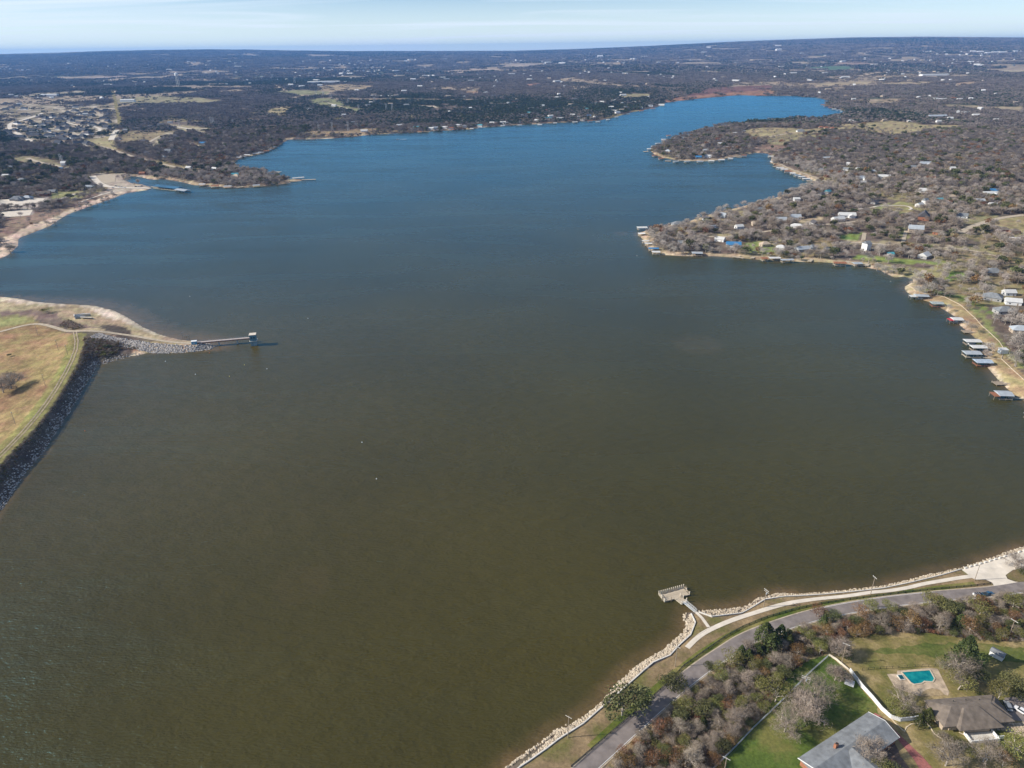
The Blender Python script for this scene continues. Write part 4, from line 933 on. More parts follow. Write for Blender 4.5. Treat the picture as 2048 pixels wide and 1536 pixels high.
car(2062, 1434, R(125), redp, 'red car at the edge of the apron by the flagstones', 'car', L_=4.7)

# ------------------------------------------------------------------ intake tower, bridge, valve house, causeway
strip('gravel_track', smooth(atm([(-120,690),(0,664),(35,654),(62,648.5),(80,648),(100,652),(125,660),(145,663),(175,663),(220,665),(260,671),(310,680),(350,685),(392,687)]), 2), 4.2, .16, gravel)
strip('dam_track', smooth(atm([(150,664),(155,690),(140,730),(104,792),(60,850),(0,912),(-80,990)]), 1), 1.0, .14, dirt, off=-1.1)
strip('dam_track', smooth(atm([(150,664),(155,690),(140,730),(104,792),(60,850),(0,912),(-80,990)]), 1), 1.0, .145, dirt, off=1.1)
B0 = np.array(W0(392, 685, 4.4)); B1 = np.array(W0(503, 674, 4.9)); db = B1-B0; Lb = np.linalg.norm(db); ab = math.atan2(db[1], db[0])
root = empty('intake_bridge', (B0[0], B0[1], 0), ab, 'narrow service bridge on two piers leading out to the water intake tower', 'bridge')
b = MB(); b.box(0, Lb, -1.4, 1.4, 4.3, 4.65); b.build('deck', mat('bridge_deck', (.45, .38, .35), var=.06), root)
for s in (-1.25, 1.25):
    b = MB(); b.box(0, Lb, s-.14, s+.14, 3.5, 4.29); b.build('girder', rustroof, root)
    b = MB()
    for zz in (5.1, 5.6): b.tube((0, s, zz), (Lb, s, zz), .035, .035, 4)
    for i in range(16): b.tube((Lb*i/15, s, 4.6), (Lb*i/15, s, 5.6), .035, .035, 4)
    b.build('handrail', metalg, root)
for t_ in (.40, .73):
    b = MB(); b.box(Lb*t_-.45, Lb*t_+.45, -1.2, 1.2, -3, 3.49); b.build('pier', greywall, root)
T = np.array(W0(507, 680, 4.6)); root = empty('intake_tower', (T[0], T[1], 0), ab, 'square blue-grey water intake tower with pale roof standing in the lake', 'tower')
bt = mat('tower_paint', (.10, .18, .21), rough=.7, var=.1, scale=.4)
b = MB(); b.box(-2.5, 2.5, -2.5, 2.5, -4, 4.3); b.build('shaft', mat('stained_concrete', (.20, .24, .25), var=.15, scale=.4), root)
b = MB(); b.box(-3.1, 3.1, -3.1, 3.1, 4.3, 4.6); b.build('platform', concw, root); b = MB(); b.box(-2.6, 2.6, -2.6, 2.6, 4.6, 9.9); wl = b.build('wall', bt, root)
b = MB(); b.box(-2.9, 2.9, -2.9, 2.9, 9.9, 10.25); b.build('roof', concrete, root)
q = MB(); q.box(-.5, .5, -.05, .05, -.6, .6); qm = q.mesh('window', glass)
for x in (-1.1, 1.1): link(qm, 'window', root, (x, -2.65, 7.6))
q = MB(); q.box(-.05, .05, -.5, .5, 0, 2.1); link(q.mesh('door', metalg), 'door', root, (-2.65, 0, 4.62))
x, y, z = at(389, 688)
root = empty('valve_house', (x, y, z), ab, 'small blue block building with pale roof at the shore end of the intake bridge', 'building')
b = MB(); b.box(-2.1, 2.1, -1.4, 1.4, -1, 2.6); b.build('wall', mat('blue_block', (.09, .27, .38), var=.08), root); b = MB(); b.box(-2.3, 2.3, -1.6, 1.6, 2.6, 2.9); b.build('roof', white, root); b = MB(); b.box(-.5, .5, -1.46, -1.41, 0, 2); b.build('door', metalg, root)
for i, (a, c, h) in enumerate(((366.5,680,8), (370,680,5.5), (374.5,680,5.5), (379,680.5,6))):
    x, y, z = at(a, c); r_ = empty('gauge_pole', (x, y, z), 0, f'thin dark mast beside the valve house, {["tallest", "second", "third", "nearest the blue block"][i]} of four', 'pole', 'masts by the valve house')
    b = MB(); b.tube((0, 0, -.3), (0, 0, h), .12, .09, 6); b.build('mast', dark, r_)
    b = MB(); b.box(-.35, .35, -.06, .06, h-1.2, h-.7); b.build('plate', metalg, r_)
for i, (a, c, rz_, L_, nm) in enumerate(((151,636,-60,7,'upright at the near end of the heap'),(160,634,30,9,'leaning in the middle of the heap'),(176,637,-8,12,'lying flat, longest of the heap'),(173,632,12,8,'tilted at the back of the heap'))):
    x, y, z = at(a, c); b = MB(); b.box(-L_/2, L_/2, -.3, .3, -.5, 3.0); o = b.build('concrete_slab', concw); o.location = (x, y, z+.2); o.rotation_euler = (R([10, -35, 48, 25][i]), 0, R(rz_))
    tag(o, f'broken concrete slab on the sandy spit, {nm}', 'slab', 'broken slabs on the spit')
for i, (a, c, colr, nm) in enumerate(((331,723,'w','white buoy off the causeway riprap'),(391,749,'w','pale buoy nearest the shore below the causeway'),(459,753,'y','yellowish buoy below the intake bridge'),(489,730,'y','small buoy between bridge and open water'),(534,738,'w','white buoy south-east of the intake tower'),(419,706,'o','orange buoy at the tip of the causeway'),(616,637,'w','white buoy north-east of the intake tower'),(380,593,'w','white buoy off the sandy spit'),(283,598,'k','dark buoy off the sandy spit, further from shore'),(224,605,'k','dark buoy closest to the sandy spit'),(724,885,'w','white buoy alone in mid lake'),(753,958,'w','white buoy nearest the camera in open water'),(1366,946,'k','dark buoy in the eastern open water'),(170,862,'o','red buoy close to the dam riprap'),(1781,563,'w','white buoy in the bay by the eastern inlet'),(1274,512,'w','white buoy off the pointed headland'))):
    x, y = W0(a, c); root = empty('buoy', (x, y, 0), 0, nm, 'buoy', 'buoys on the lake')
    mcol = {'w': white, 'y': mat('yellow_buoy', (.6, .5, .2)), 'o': mat('orange_buoy', (.6, .16, .04)), 'k': dark}[colr]
    b = MB(); b.add(IV*.4+np.array([0, 0, .12]), IF.tolist()); b.build('float', mcol, root); b = MB(); b.tube((0, 0, .4), (0, 0, .8), .07, .05, 5); b.build('top_mark', mcol, root)

# ------------------------------------------------------------------ far and middle buildings
def land(name, pts): return (name, pts)
RM = {'w': (metalw, 'white metal'), 'g': (metalg, 'grey metal'), 's': (shing, 'grey shingle'), 'd': (shingd, 'dark'), 'b': (shingb, 'brown'), 'B': (blueroof, 'bright blue metal'), 't': (tealroof, 'teal metal'), 'r': (rustroof, 'rust red'), 'y': (tanwall, 'tan')}
WM = {'w': (white, 'white'), 't': (tanwall, 'tan'), 'g': (greywall, 'grey'), 'b': (brick, 'brick')}
DRV = MB()
def drive(x, y, z, r):
    d = math.hypot(x, y); ux_, uy_ = -x/d, -y/d; s = random.uniform(-1, 1)*r*.5; cx_, cy_ = x+ux_*(r*1.1)-uy_*s, y+uy_*(r*1.1)+ux_*s; w_ = r*.45
    P = [(cx_-w_, cy_-w_*1.5), (cx_+w_, cy_-w_*1.5), (cx_+w_, cy_+w_*1.3), (cx_-w_, cy_+w_*1.3)]; DRV.prism(P, z-1, gz1(cx_, cy_)+.5)
MID = [ # px, py, width m, depth m, heading, roof, wall, kind, words
 (1767,354,26,11,-12,'w','w','gable','long, on the open lot inland of the eastern cove'),
 (1720,357,24,12,0,'g','w','gable','low and wide, beside a gravel yard inland of the cove'),
 (1725,366,18,9,-6,'w','w','gable','just in front of the low grey roofed building by the cove'),
 (1655,384,13,9,20,'t','w','gable','at the cove shore among bare trees'),
 (1643,389,10,8,10,'d','g','hip','dark, touching the teal roofed house by the cove'),
 (1693,339,15,9,-15,'s','w','gable','between trees north-east of the cove'),
 (1732,336,14,10,25,'d','w','gable','on the bare lot behind the long white building'),
 (1747,343,12,8,-10,'g','t','hip','small, right of the bare lot'),
 (1849,382,19,12,15,'w','w','gable','alone in the grey woods'),
 (1979,389,26,13,0,'w','g','gable','arched pale, at the far eastern edge'),
 (1988,382,14,9,0,'B','w','gable','behind the pale arched roof'),
 (2020,349,13,9,0,'y','t','hip','on a bare slope at the eastern edge'),
 (1903,394,12,9,10,'y','t','gable','beside the evergreen clump inland'),
 (1881,402,15,9,0,'t','w','shed','low open sided, in the middle field'),
 (1839,410,16,8,10,'w','w','gable','by the curved white drive'),
 (1850,405,9,8,30,'s','w','gable','steep and pale, behind the curved drive'),
 (1694,431,26,11,-8,'w','w','gable','largest of the two on the pale yard'),
 (1676,439,20,10,-6,'w','w','gable','lower of the two on the pale yard'),
 (1749,405,12,8,10,'d','g','gable','small, half hidden in bare trees'),
 (1847,436,21,15,35,'d','b','gable','tall and steep, near the live oaks'),
 (1921,432,20,11,-20,'s','w','gable','blue-grey, ringed by live oaks'),
 (1831,462,20,10,-5,'g','t','gable','low, south of the steep dark house'),
 (1879,466,17,9,-25,'b','b','hip','low, by the drive fork'),
 (2006,460,16,10,10,'b','b','hip','brick, south of the gravel road'),
 (2029,463,13,9,10,'b','b','hip','brick, right beside another on the gravel road'),
 (2028,481,14,10,-20,'w','w','gable','with bright gable, at the eastern edge'),
 (1732,497,8,9,0,'s','w','hip','three storey towerlike, close to the shore'),
 (1849,512,15,11,20,'w','g','gable','behind the shoreline oaks'),
 (1781,509,7,6,0,'t','w','gable','tiny, above the beach'),
 (1984,545,21,13,-10,'s','t','hip','wide, inland of the little inlet'),
 (2018,586,12,8,-20,'w','w','gable','half hidden below the wide hip roof'),
 (1985,595,19,12,-15,'s','g','hip','behind the first boat docks'),
 (2026,604,15,9,-30,'w','w','gable','at the eastern edge behind the seawall'),
 (2008,622,18,11,-25,'s','g','hip','under bare trees behind the red boat dock'),
 (2040,660,16,10,-30,'g','t','hip','under bare trees behind the seawall steps'),
 (1356,449,19,12,-10,'s','g','hip','under dark oaks near the pointed headland'),
 (1361,487,7,9,0,'s','w','gable','narrow white gabled, near the tip of the headland'),
 (1467,490,20,10,8,'B','w','gable','on the lawn above the southern beach'),
 (1446,431,13,10,-60,'g','w','gable','large pale gable on the north side of the headland'),
 (1414,438,12,9,-50,'d','w','gable','dark and white, in the middle of the headland'),
 (1425,453,20,5,0,'w','w','flat','long low pale shed, in the headland clearing'),
 (1478,454,12,8,-10,'w','w','gable','east of the headland clearing'),
 (1440,479,14,8,-30,'w','w','gable','with twin gables, behind the blue roofed house'),
 (1511,448,11,9,5,'y','t','gable','in bare trees'),
 (1562,441,17,12,-25,'g','t','gable','pale, first of the street row'),
 (1587,435,22,12,-15,'g','w','gable','pale, second of the street row'),
 (1594,453,19,9,-8,'w','w','hip','below the street row'),
 (1630,447,14,11,-60,'d','w','gable','with a bright white gable end'),
 (1593,399,11,8,20,'w','w','gable','among the pale trees of the north shore'),
 (1520,419,13,9,0,'s','t','hip','near the north shore of the headland'),
 (1530,489,14,9,-5,'y','t','hip','above the row of wooden jetties'),
 (1562,496,13,9,-5,'w','w','hip','above the row of wooden jetties, next to a tan one'),
 (1604,499,18,10,-5,'g','g','gable','east of the row of jetties'),
 (1624,495,12,9,10,'s','w','hip','last house before the long beach'),
 (1660,500,14,9,0,'s','t','gable','behind red leaved shrubs by the long beach'),
 (1640,340,12,8,0,'s','g','gable','on the cove road'),
 (1653,317,19,9,0,'g','g','gable','at the head of the cove'),
 (1680,322,9,7,0,'r','b','hip','small, east of the cove head'),
 (1697,328,10,8,0,'w','w','gable','small, east of the cove head'),
 (1716,338,9,7,0,'w','w','gable','small, north of the long white building'),
 (1851,328,23,12,-15,'g','g','gable','large, along the inland road'),
 (1822,335,20,11,-10,'s','w','gable','bluish, along the inland road'),
 (1881,337,17,9,0,'b','b','hip','along the inland road'),
 (1905,337,11,8,0,'w','w','gable','small, along the inland road'),
 (1800,330,11,8,10,'s','t','hip','small, west of the bluish one on the inland road'),
 (1870,353,12,9,20,'b','b','hip','hidden in woods below the inland road'),
 (1937,392,15,9,10,'b','t','hip','in scattered oaks'),
 (1985,410,12,8,0,'w','w','gable','near the eastern field edge'),
 (1960,402,14,8,0,'g','t','gable','long and low, near the eastern field edge'),
 (1336,303,17,11,-25,'g','t','hip','near the tip of the middle headland'),
 (1366,279,11,9,0,'s','w','gable','tall white on the middle headland'),
 (1376,272,17,9,0,'s','g','hip','upper, on the middle headland'),
 (1391,263,13,10,0,'r','b','hip','with rusty roof on the middle headland'),
 (1410,301,18,8,20,'w','w','gable','long, centre of the middle headland'),
 (1415,313,21,9,0,'w','w','gable','right on the south beach of the middle headland'),
 (1397,315,14,9,0,'B','g','gable','on the south beach of the middle headland'),
 (1380,295,15,10,10,'d','g','hip','centre of the middle headland'),
 (1441,288,16,9,10,'w','w','gable','east part of the middle headland'),
 (1437,280,14,9,10,'s','w','gable','north-east part of the middle headland'),
 (1455,295,12,8,0,'g','t','hip','south-east part of the middle headland'),
 (1470,267,16,8,15,'w','w','gable','by the meadow of the middle headland'),
 (1488,263,12,8,0,'s','t','hip','in the meadow of the middle headland'),
 (1521,247,13,10,0,'g','w','gable','large, on the north shore of the meadow'),
 (1596,252,22,10,0,'b','b','hip','first of the new brick row'),
 (1610,252,18,10,0,'b','b','hip','second of the new brick row'),
 (1642,255,16,10,0,'r','t','hip','third of the new brick row'),
 (1653,256,16,10,0,'r','t','hip','fourth of the new brick row'),
 (1665,257,15,10,0,'r','t','hip','last of the new brick row'),
 (1601,262,25,12,0,'s','w','hip','alone in the meadow'),
 (1703,242,19,10,0,'w','w','gable','inland of the upper arm'),
 (1677,236,14,9,0,'w','w','gable','inland of the upper arm, nearer the water'),
 (1768,241,22,12,15,'y','t','hip','at the corner of the big meadow'),
 (1818,243,14,9,0,'w','t','hip','at the north edge of the big meadow'),
 (1878,243,20,10,0,'w','w','gable','east of the big meadow'),
 (1875,233,60,14,4,'g','t','gable','very long barn-like'),
 (1931,226,30,14,0,'w','w','gable','long barn-like, first of two'),
 (1952,231,28,14,0,'w','w','gable','long barn-like, second of two'),
 (1900,237,20,12,0,'w','w','gable','small shed between the barns'),
 (1965,247,18,10,0,'g','g','gable','below the barns'),
 (1992,240,18,10,0,'w','w','gable','east of the barns'),
 (87,388,26,13,20,'b','b','gable','large, nearest the western beach'),
 (105,384,16,10,20,'s','t','gable','attached looking, right of a large brown one near the western beach'),
 (45,361,22,12,-35,'s','g','hip','by the western edge, in the trees'),
 (28,368,18,11,20,'d','g','hip','by the western edge, west of a grey hip roof'),
 (35,398,24,13,10,'s','g','hip','lowest on the western edge'),
 (55,396,18,10,-10,'g','g','hip','low, between the western lots and parking'),
 (20,335,16,10,0,'s','t','hip','at the western edge in the woods'),
 (12,352,16,9,0,'w','t','gable','at the western edge with pale roof'),
 (77,331,13,9,70,'b','b','gable','tall brick, south of the subdivision loop'),
 (128,329,12,9,0,'w','w','gable','under the tall pylon in the western woods'),
 (120,338,15,8,0,'B','w','gable','blue, in the western woods'),
 (405,287,20,11,0,'B','w','gable','white walled, on the hill above the west bay'),
 (387,264,26,15,0,'d','g','hip','large, on the hill road west of the bay'),
 (360,262,22,13,0,'d','g','hip','on the hill road, next to a larger dark one'),
 (350,272,24,14,0,'d','g','hip','below the hill road'),
 (327,278,18,12,0,'d','t','hip','along the stone lined drive'),
 (342,284,16,12,0,'s','t','hip','walled, along the stone lined drive'),
 (287,283,28,15,0,'d','t','hip','largest in the centre of the hill suburb'),
 (273,258,26,13,0,'d','t','gable','with several gables, north of the hill suburb'),
 (300,253,24,12,0,'d','w','hip','north of the hill suburb, second'),
 (322,250,26,14,0,'d','w','gable','north of the hill suburb, third'),
 (340,245,18,10,0,'s','w','gable','at the top of the hill road'),
 (252,261,18,12,0,'s','t','gable','west end of the hill suburb'),
 (236,278,18,11,0,'d','w','hip','at the bend of the wide road'),
 (267,298,14,11,0,'b','t','gable','by the shore road, tan gable'),
 (293,306,15,10,0,'d','w','gable','by the shore road, dark gable'),
 (328,315,16,11,0,'s','t','hip','below the shore road'),
 (337,305,17,11,0,'s','w','gable','steep, above the shore road'),
 (378,336,14,9,0,'w','w','gable','white sheet roofed, in the west peninsula woods'),
 (430,338,20,8,-10,'w','w','gable','near the west bay shore'),
 (470,350,16,10,0,'t','w','gable','on the west peninsula'),
 (473,353,18,12,0,'y','t','hip','tan, on the west peninsula near its south shore'),
 (285,347,14,8,0,'r','b','gable','red walled, beside the little marina pond'),
 (180,374,18,8,-10,'g','w','gable','at the head of the marina'),
]
for q_ in MID:
    px, py, wd, d, rz_, rf, wl, kind, words = q_
    st = '' if words.split()[0] in ('long', 'low', 'large', 'largest', 'tall') else ''
    h = 8.5 if 'three storey' in words else 5.2 if ('tall' in words or 'steep' in words) else 3.1
    if wd < 40: wd *= .86; d *= .92
    rz_ += random.uniform(-28, 28) if 300 < py and wd < 22 else 0
    house(px, py, wd, d, rz_, RM[rf][0], WM[wl][0], f'{RM[rf][1]} roofed {WM[wl][1]} house, {words}', kind if kind != 'hip' or wd > d else 'gable', h, rh=d*(.5 if 'steep' in words or 'tall' in words else .34), group='lakeside houses', win=(py > 300), wing=(wd*.2, d*.45, wd*.35) if wd > 19 and kind != 'flat' and py > 300 else None)
# suburb west of the lake: dark hip roofs round the loop road
navy = mat('charcoal_shingle', (.045, .05, .062), rough=.9, var=.1)
RM['d'] = (navy, 'dark')
SUB = [(53,262),(63,270),(72,272),(66,262),(44,256),(35,247),(58,243),(70,250),(82,258),(92,262),(88,250),(100,246),(112,252),(120,258),(128,250),(136,256),(148,262),(158,258),(168,262),(175,268),(166,274),(150,276),(136,272),(126,268),(110,270),(98,272),
 (118,240),(130,236),(142,242),(154,238),(160,228),(172,226),(184,232),(180,242),(186,250),(174,248),(160,248),(206,224),(214,230),(208,238),(216,244),(206,250),(214,256),(212,222),(118,287),(122,276),(130,281),(158,288),(176,288),(184,226),(192,220),(150,222),(136,226),(104,234),(92,238),(80,236),(30,262),(22,272),(14,264),(40,276),(10,220),(22,216),(34,212),(12,208),(48,218),(150,214),(162,212)]
place = ['inside the loop road', 'on the south side of the suburb', 'on the north side of the suburb', 'on the east side of the suburb', 'west of the loop road']
cnt = {}
for i, (a, c) in enumerate(SUB):
    pl_ = place[3] if a > 190 else place[4] if a < 50 else place[1] if c > 268 else place[2] if c < 240 else place[0]
    rf = random.choice('dddssb'); wl = random.choice('twgt'); k = (pl_, rf, wl); cnt[k] = cnt.get(k, 0)+1
    nth = ordn[cnt[k]-1]
    house(a, c, random.uniform(22, 30), random.uniform(15, 19), random.uniform(-40, 40), {'d': navy, 's': navy, 'b': shingd}[rf], WM[wl][0], f'{RM[rf][1]} roofed suburban house with {WM[wl][1]} walls, {nth} such {pl_}', random.choice(['hip', 'hip', 'gable']), 4.4, rh=6.5, group='suburban houses west of the lake', win=False)
for x, y, r in HOUSES[-len(SUB):]: drive(x, y, gz1(x, y), r)
tag(DRV.build('driveways', concrete), 'pale concrete drives between the suburban houses', None, None, 'stuff')
# north shore and far settlements
FAR = [(799,252,'w'),(834,256,'t'),(862,258,'w'),(870,257,'g'),(889,256,'w'),(902,258,'r'),(917,252,'w'),(930,254,'s'),(958,256,'t'),(984,247,'w'),(1006,246,'w'),(1012,248,'s'),(729,263,'w'),(687,231,'w'),(709,246,'s'),(668,212,'w'),(619,219,'s'),(757,194,'w'),(781,194,'w'),(826,160,'w'),
 (1030,206,'r'),(1035,245,'s'),(1061,227,'t'),(1074,242,'w'),(1101,233,'w'),(1097,238,'t'),(1120,238,'w'),(1131,214,'w'),(1116,196,'w'),(1141,210,'y'),(1145,231,'w'),(1156,236,'w'),(1165,240,'y'),(1177,233,'B'),(1191,235,'w'),(1172,219,'t'),(1188,207,'w'),(1205,205,'w'),(1222,215,'w'),(1229,223,'w'),(1235,226,'g'),(1227,202,'w'),(1246,191,'w'),(1268,206,'w'),(1252,215,'s'),(1243,221,'y'),(1299,213,'g'),(1280,217,'w'),(1323,211,'w'),(1062,218,'s'),(1092,222,'r'),(1110,226,'s'),(1047,232,'s'),(1085,212,'g'),(1150,200,'s'),
 (626,166,'w'),(582,171,'w'),(604,174,'w'),(640,172,'w'),(885,157,'w'),(893,160,'s'),(840,174,'w'),(808,183,'w'),(714,182,'w'),(700,149,'w'),(683,149,'w'),(1200,114,'w'),(1096,127,'w'),(1124,128,'w'),(1417,97,'w'),(1408,107,'w'),(1556,94,'w'),(1557,101,'w'),(1878,200,'w'),(1886,200,'w'),(1870,199,'w'),(1907,198,'r'),(1919,200,'w'),(1960,133,'w'),(1941,126,'w'),(1990,107,'w'),(1960,106,'w'),(2005,107,'w'),(1975,108,'w'),(2030,105,'w'),(1945,105,'w')]
cnt = {}
zones = lambda a, c: 'on the north shore waterline' if 245 <= c+ (a-800)*.02 and a < 1020 else 'on the hill behind the north shore' if a < 1020 and c > 190 else 'in the distant western settlement' if a < 1020 else 'on the wooded slope above the north arm' if a < 1340 and c > 180 else 'in the distant town below the skyline' if a < 1600 else 'in the far eastern woods'
for a, c, rf in FAR:
    zn = zones(a, c); k = (zn, rf); cnt[k] = cnt.get(k, 0)+1; x, y, z = at(a, c); r = math.hypot(x, y)
    s = max(17, r*.0060)
    house(a, c, random.uniform(.9, 1.4)*s, s*.62, random.uniform(-30, 30), RM[rf][0], white, f'small white house with {RM[rf][1]} roof {zn}, {ordn[(cnt[k]-1)%20]} from its west end{", upper row" if cnt[k] > 20 else ""}', 'gable', max(4, s*.2), group='far houses north and east of the lake', win=False, dz=1)
# large pale sheds and long white hall
for a, c, L_, D_, lb in ((659,165,150,40,'very long white hall at the edge of a green field, north-west'),(1205,116,330,90,'broad white warehouse roof in the distant town'),(1868,151,190,50,'long pale shed roofs in the far eastern valley'),(1940,105,260,60,'line of pale roofs below the eastern skyline'),(100,192,90,30,'pale flat roofed building by the tan strip in the west'),(256,203,70,16,'pale low barn in the western pasture'),(627,166,80,26,'pale building left of the long white hall')):
    house(a, c, L_, D_, 0, metalw, white, lb, 'gable', 9, rh=4, group='large pale buildings far off', win=False, name='warehouse', cat='warehouse')

# ------------------------------------------------------------------ boat docks
def dock(px, py, wd, d, rz_, roofm, label, walk=None, deckm=wood, h=3.6, boat=False, roof2=None, name='boat_dock', kind='gable', zz=1.0):
    wd *= .9; d *= .9; x, y = W0(px, py, 2.0 if roofm else 1.0); root = empty(name, (x, y, 0), R(rz_), label, 'boat dock', 'boat docks round the lake')
    b = MB(); b.box(-wd/2, wd/2, -d/2, -d/2+1.3, zz-.25, zz); b.box(-wd/2, -wd/2+1.2, -d/2+1.3, d/2, zz-.25, zz-.01); b.box(wd/2-1.2, wd/2, -d/2+1.3, d/2, zz-.25, zz-.01)
    if not roofm: b.box(-wd/2+1.2, wd/2-1.2, -d/2+1.3, d/2, zz-.24, zz-.02)
    b.build('deck', deckm, root)
    pm = MB(); pm.tube((0, 0, -2.5), (0, 0, h if roofm else zz+1), .13, .13, 6); pme = pm.mesh('post', deckm)
    for i in (-wd/2+.2, 0, wd/2-.2):
        for j in (-d/2+.2, d/2-.2): link(pme, 'post', root, (i, j, 0))
    if roofm:
        b = MB(); roof_geo(b, wd, d, h, d*.13, .5, kind, th=.15); b.build('roof', roofm, root)
    if roof2:
        b = MB(); b.box(-wd*.95, -wd/2+.2, -d/2-.5, d/2-1, h-.6, h-.45); b.build('side_roof', roof2, root)
        for i in (-wd*.9,):
            for j in (-d/2+.2, d/2-1.4): link(pme, 'post', root, (i, j, -.6))
    if boat:
        b = MB(); b.add([(-2.6,-1,.9),(1.4,-1,.9),(3,0,1.0),(1.4,1,.9),(-2.6,1,.9),(-2.4,-.7,.1),(1.2,-.6,.1),(2.2,0,.3),(1.2,.6,.1),(-2.4,.7,.1)], [(0,1,2,3,4),(9,8,7,6,5),(0,5,6,1),(1,6,7,2),(2,7,8,3),(3,8,9,4),(4,9,5,0)])
        bo = b.build('motorboat', white); bo.location = (x, y+.3, .1); bo.rotation_euler = (0, 0, R(rz_)); tag(bo, 'small white motorboat moored under '+label.split(',')[0][:60], 'boat', 'moored boats')
    if walk:
        wx, wy, wz = at(*walk); dv = Vector((wx-x, wy-y, 0)); c, s = math.cos(-R(rz_)), math.sin(-R(rz_)); l = Vector((dv.x*c-dv.y*s, dv.x*s+dv.y*c, 0))
        n = Vector((-l.y, l.x, 0)).normalized()*.6; st = l.normalized()*min(wd, d)*.4; zt = max(wz+.1, zz)
        P = [st+n, l+n, l-n, st-n]; zs = [zz, zt, zt, zz]; b = MB()
        b.add([(p.x, p.y, z-.2) for p, z in zip(P, zs)]+[(p.x, p.y, z) for p, z in zip(P, zs)], [(0,3,2,1),(4,5,6,7),(0,1,5,4),(1,2,6,5),(2,3,7,6),(3,0,4,7)])
        wk = b.build('walkway', woodp, root); bm = bmesh.new(); bm.from_mesh(wk.data); bmesh.ops.recalc_face_normals(bm, faces=bm.faces); bm.to_mesh(wk.data); bm.free()
        nn_ = int((l-st).length/5); 
        for i in range(1, nn_+1):
            p = st.lerp(l, i/(nn_+1)); link(pme, 'post', root, (p.x, p.y, -h+zz+.1 if roofm else -1))
    return root
dock(1842,594,13,8,-8,metalg,'double grey roofed boat dock, northernmost of the eastern seawall',(1879,591),boat=True,roof2=metalw)
dock(1873,609,11,8,-8,mat('grey_green_roof', (.30,.34,.33)),'grey-green roofed boat dock with reddish deck, second along the eastern seawall',(1921,611),deckm=rustroof)
dock(1913,641,9,8,-5,metalw,'pale roofed boat dock with red lower awning',(1951,637),roof2=mat('red_awning',(.45,.05,.06)),boat=True)
dock(1935,663,9,7,-5,None,'low open timber dock without roof, below the red awning dock',(1979,665))
dock(1944,685,13,7,-4,metalw,'white roofed boat dock, upper of the close pair of white roofs',(2004,697),boat=True)
dock(1956,697,12,7,-4,metalw,'white roofed boat dock, lower of the close pair of white roofs',(2006,706))
dock(1943,709,13,8,-4,metalg,'grey roofed boat dock with tan deck reaching furthest into the lake',(2002,718),deckm=woodp)
dock(1965,726,13,8,-4,mat('slate_blue_roof',(.34,.40,.47)),'slate blue roofed boat dock below the grey one',(2024,738),deckm=rustroof)
dock(1999,766,9,7,0,None,'bare timber dock frame without roof, near the right edge',(2060,767))
dock(2007,791,10,9,-6,metalg,'grey roofed boat dock with rusty side, nearest the camera on the east shore',(2060,799),roof2=rustroof)
dock(2064,834,8,6,0,metalw,'white roofed boat dock just at the right edge',(2100,835))
x, y, z = at(2005, 706); sh_ = empty('dock_shed', (x, y, z), 0, 'small white shed at the head of the white roofed docks', 'shed'); b = MB(); b.box(-3, 3, -2, 2, -.5, 3.2); b.build('wall', white, sh_); b = MB(); roof_geo(b, 6, 4, 3.2, .5, .3, 'shed'); b.build('roof', metalw, sh_)
seaw = [(1815,571),(1831,581),(1859,590),(1879,592),(1889,594),(1921,610),(1951,637),(1963,651),(1979,665),(1999,684),(2007,697),(2003,718),(2024,738),(2048,760),(2090,790)]
wall_thing('seawall', 'long pale seawall stepping down the eastern shore behind the boat docks', 'wall', seaw, .5, .45, mat('sandy_concrete', (.46, .38, .28), var=.12, scale=.5))
SD = [(1284,457,14,10,metalw,None,'pale blue roofed boathouse at the very tip of the headland'),(1283,469,9,6,white,None,'small white covered dock beneath the tip boathouse'),(1291,484,9,5,metalw,None,'white roofed dock, first down the west beach of the headland'),(1297,489,10,6,metalw,None,'white roofed dock, second down the west beach of the headland'),
 (1307,499,13,7,blueroof,None,'blue roofed dock on the west beach of the headland'),(1312,506,10,7,metalw,None,'white roofed dock at the bottom corner of the headland'),(1394,508,13,9,metalg,(1420,503),'grey roofed dock with ramp on the south beach of the headland'),(1476,515,15,4,None,(1493,506),'slim timber jetty, first along the south beach'),
 (1506,515,5,10,None,(1518,507),'pale timber ramp, second along the south beach'),(1528,519,7,8,rustroof,(1542,509),'small rusty dock, third along the south beach'),(1549,518,13,7,metalw,(1560,510),'wide pale dock, fourth along the south beach'),(1574,522,15,6,metalg,(1590,513),'grey roofed dock, fifth along the south beach'),(1621,521,5,13,None,(1630,514),'long pale timber pier, sixth along the south beach'),
 (1679,528,14,8,rustroof,None,'wide dark red dock on the long beach'),(1696,523,5,13,None,(1701,517),'timber pier beside the dark red dock'),(1714,529,10,8,metalg,None,'grey-blue dock in the middle of the long beach'),(1733,531,6,11,None,(1738,524),'greenish timber pier, last on the long beach'),(1801,538,5,17,None,None,'stranded timber jetty on the dry beach'),(1847,545,6,14,None,None,'stranded jetty with grey planks near the little inlet')]
for a, c, wd, d, rm_, wk, lb in SD:
    dock(a, c, wd, d, -35 if 'timber' in lb or 'jetty' in lb else random.uniform(-10, 5), rm_, lb, wk, deckm=woodp, zz=1.4 if c < 530 else 2.2)
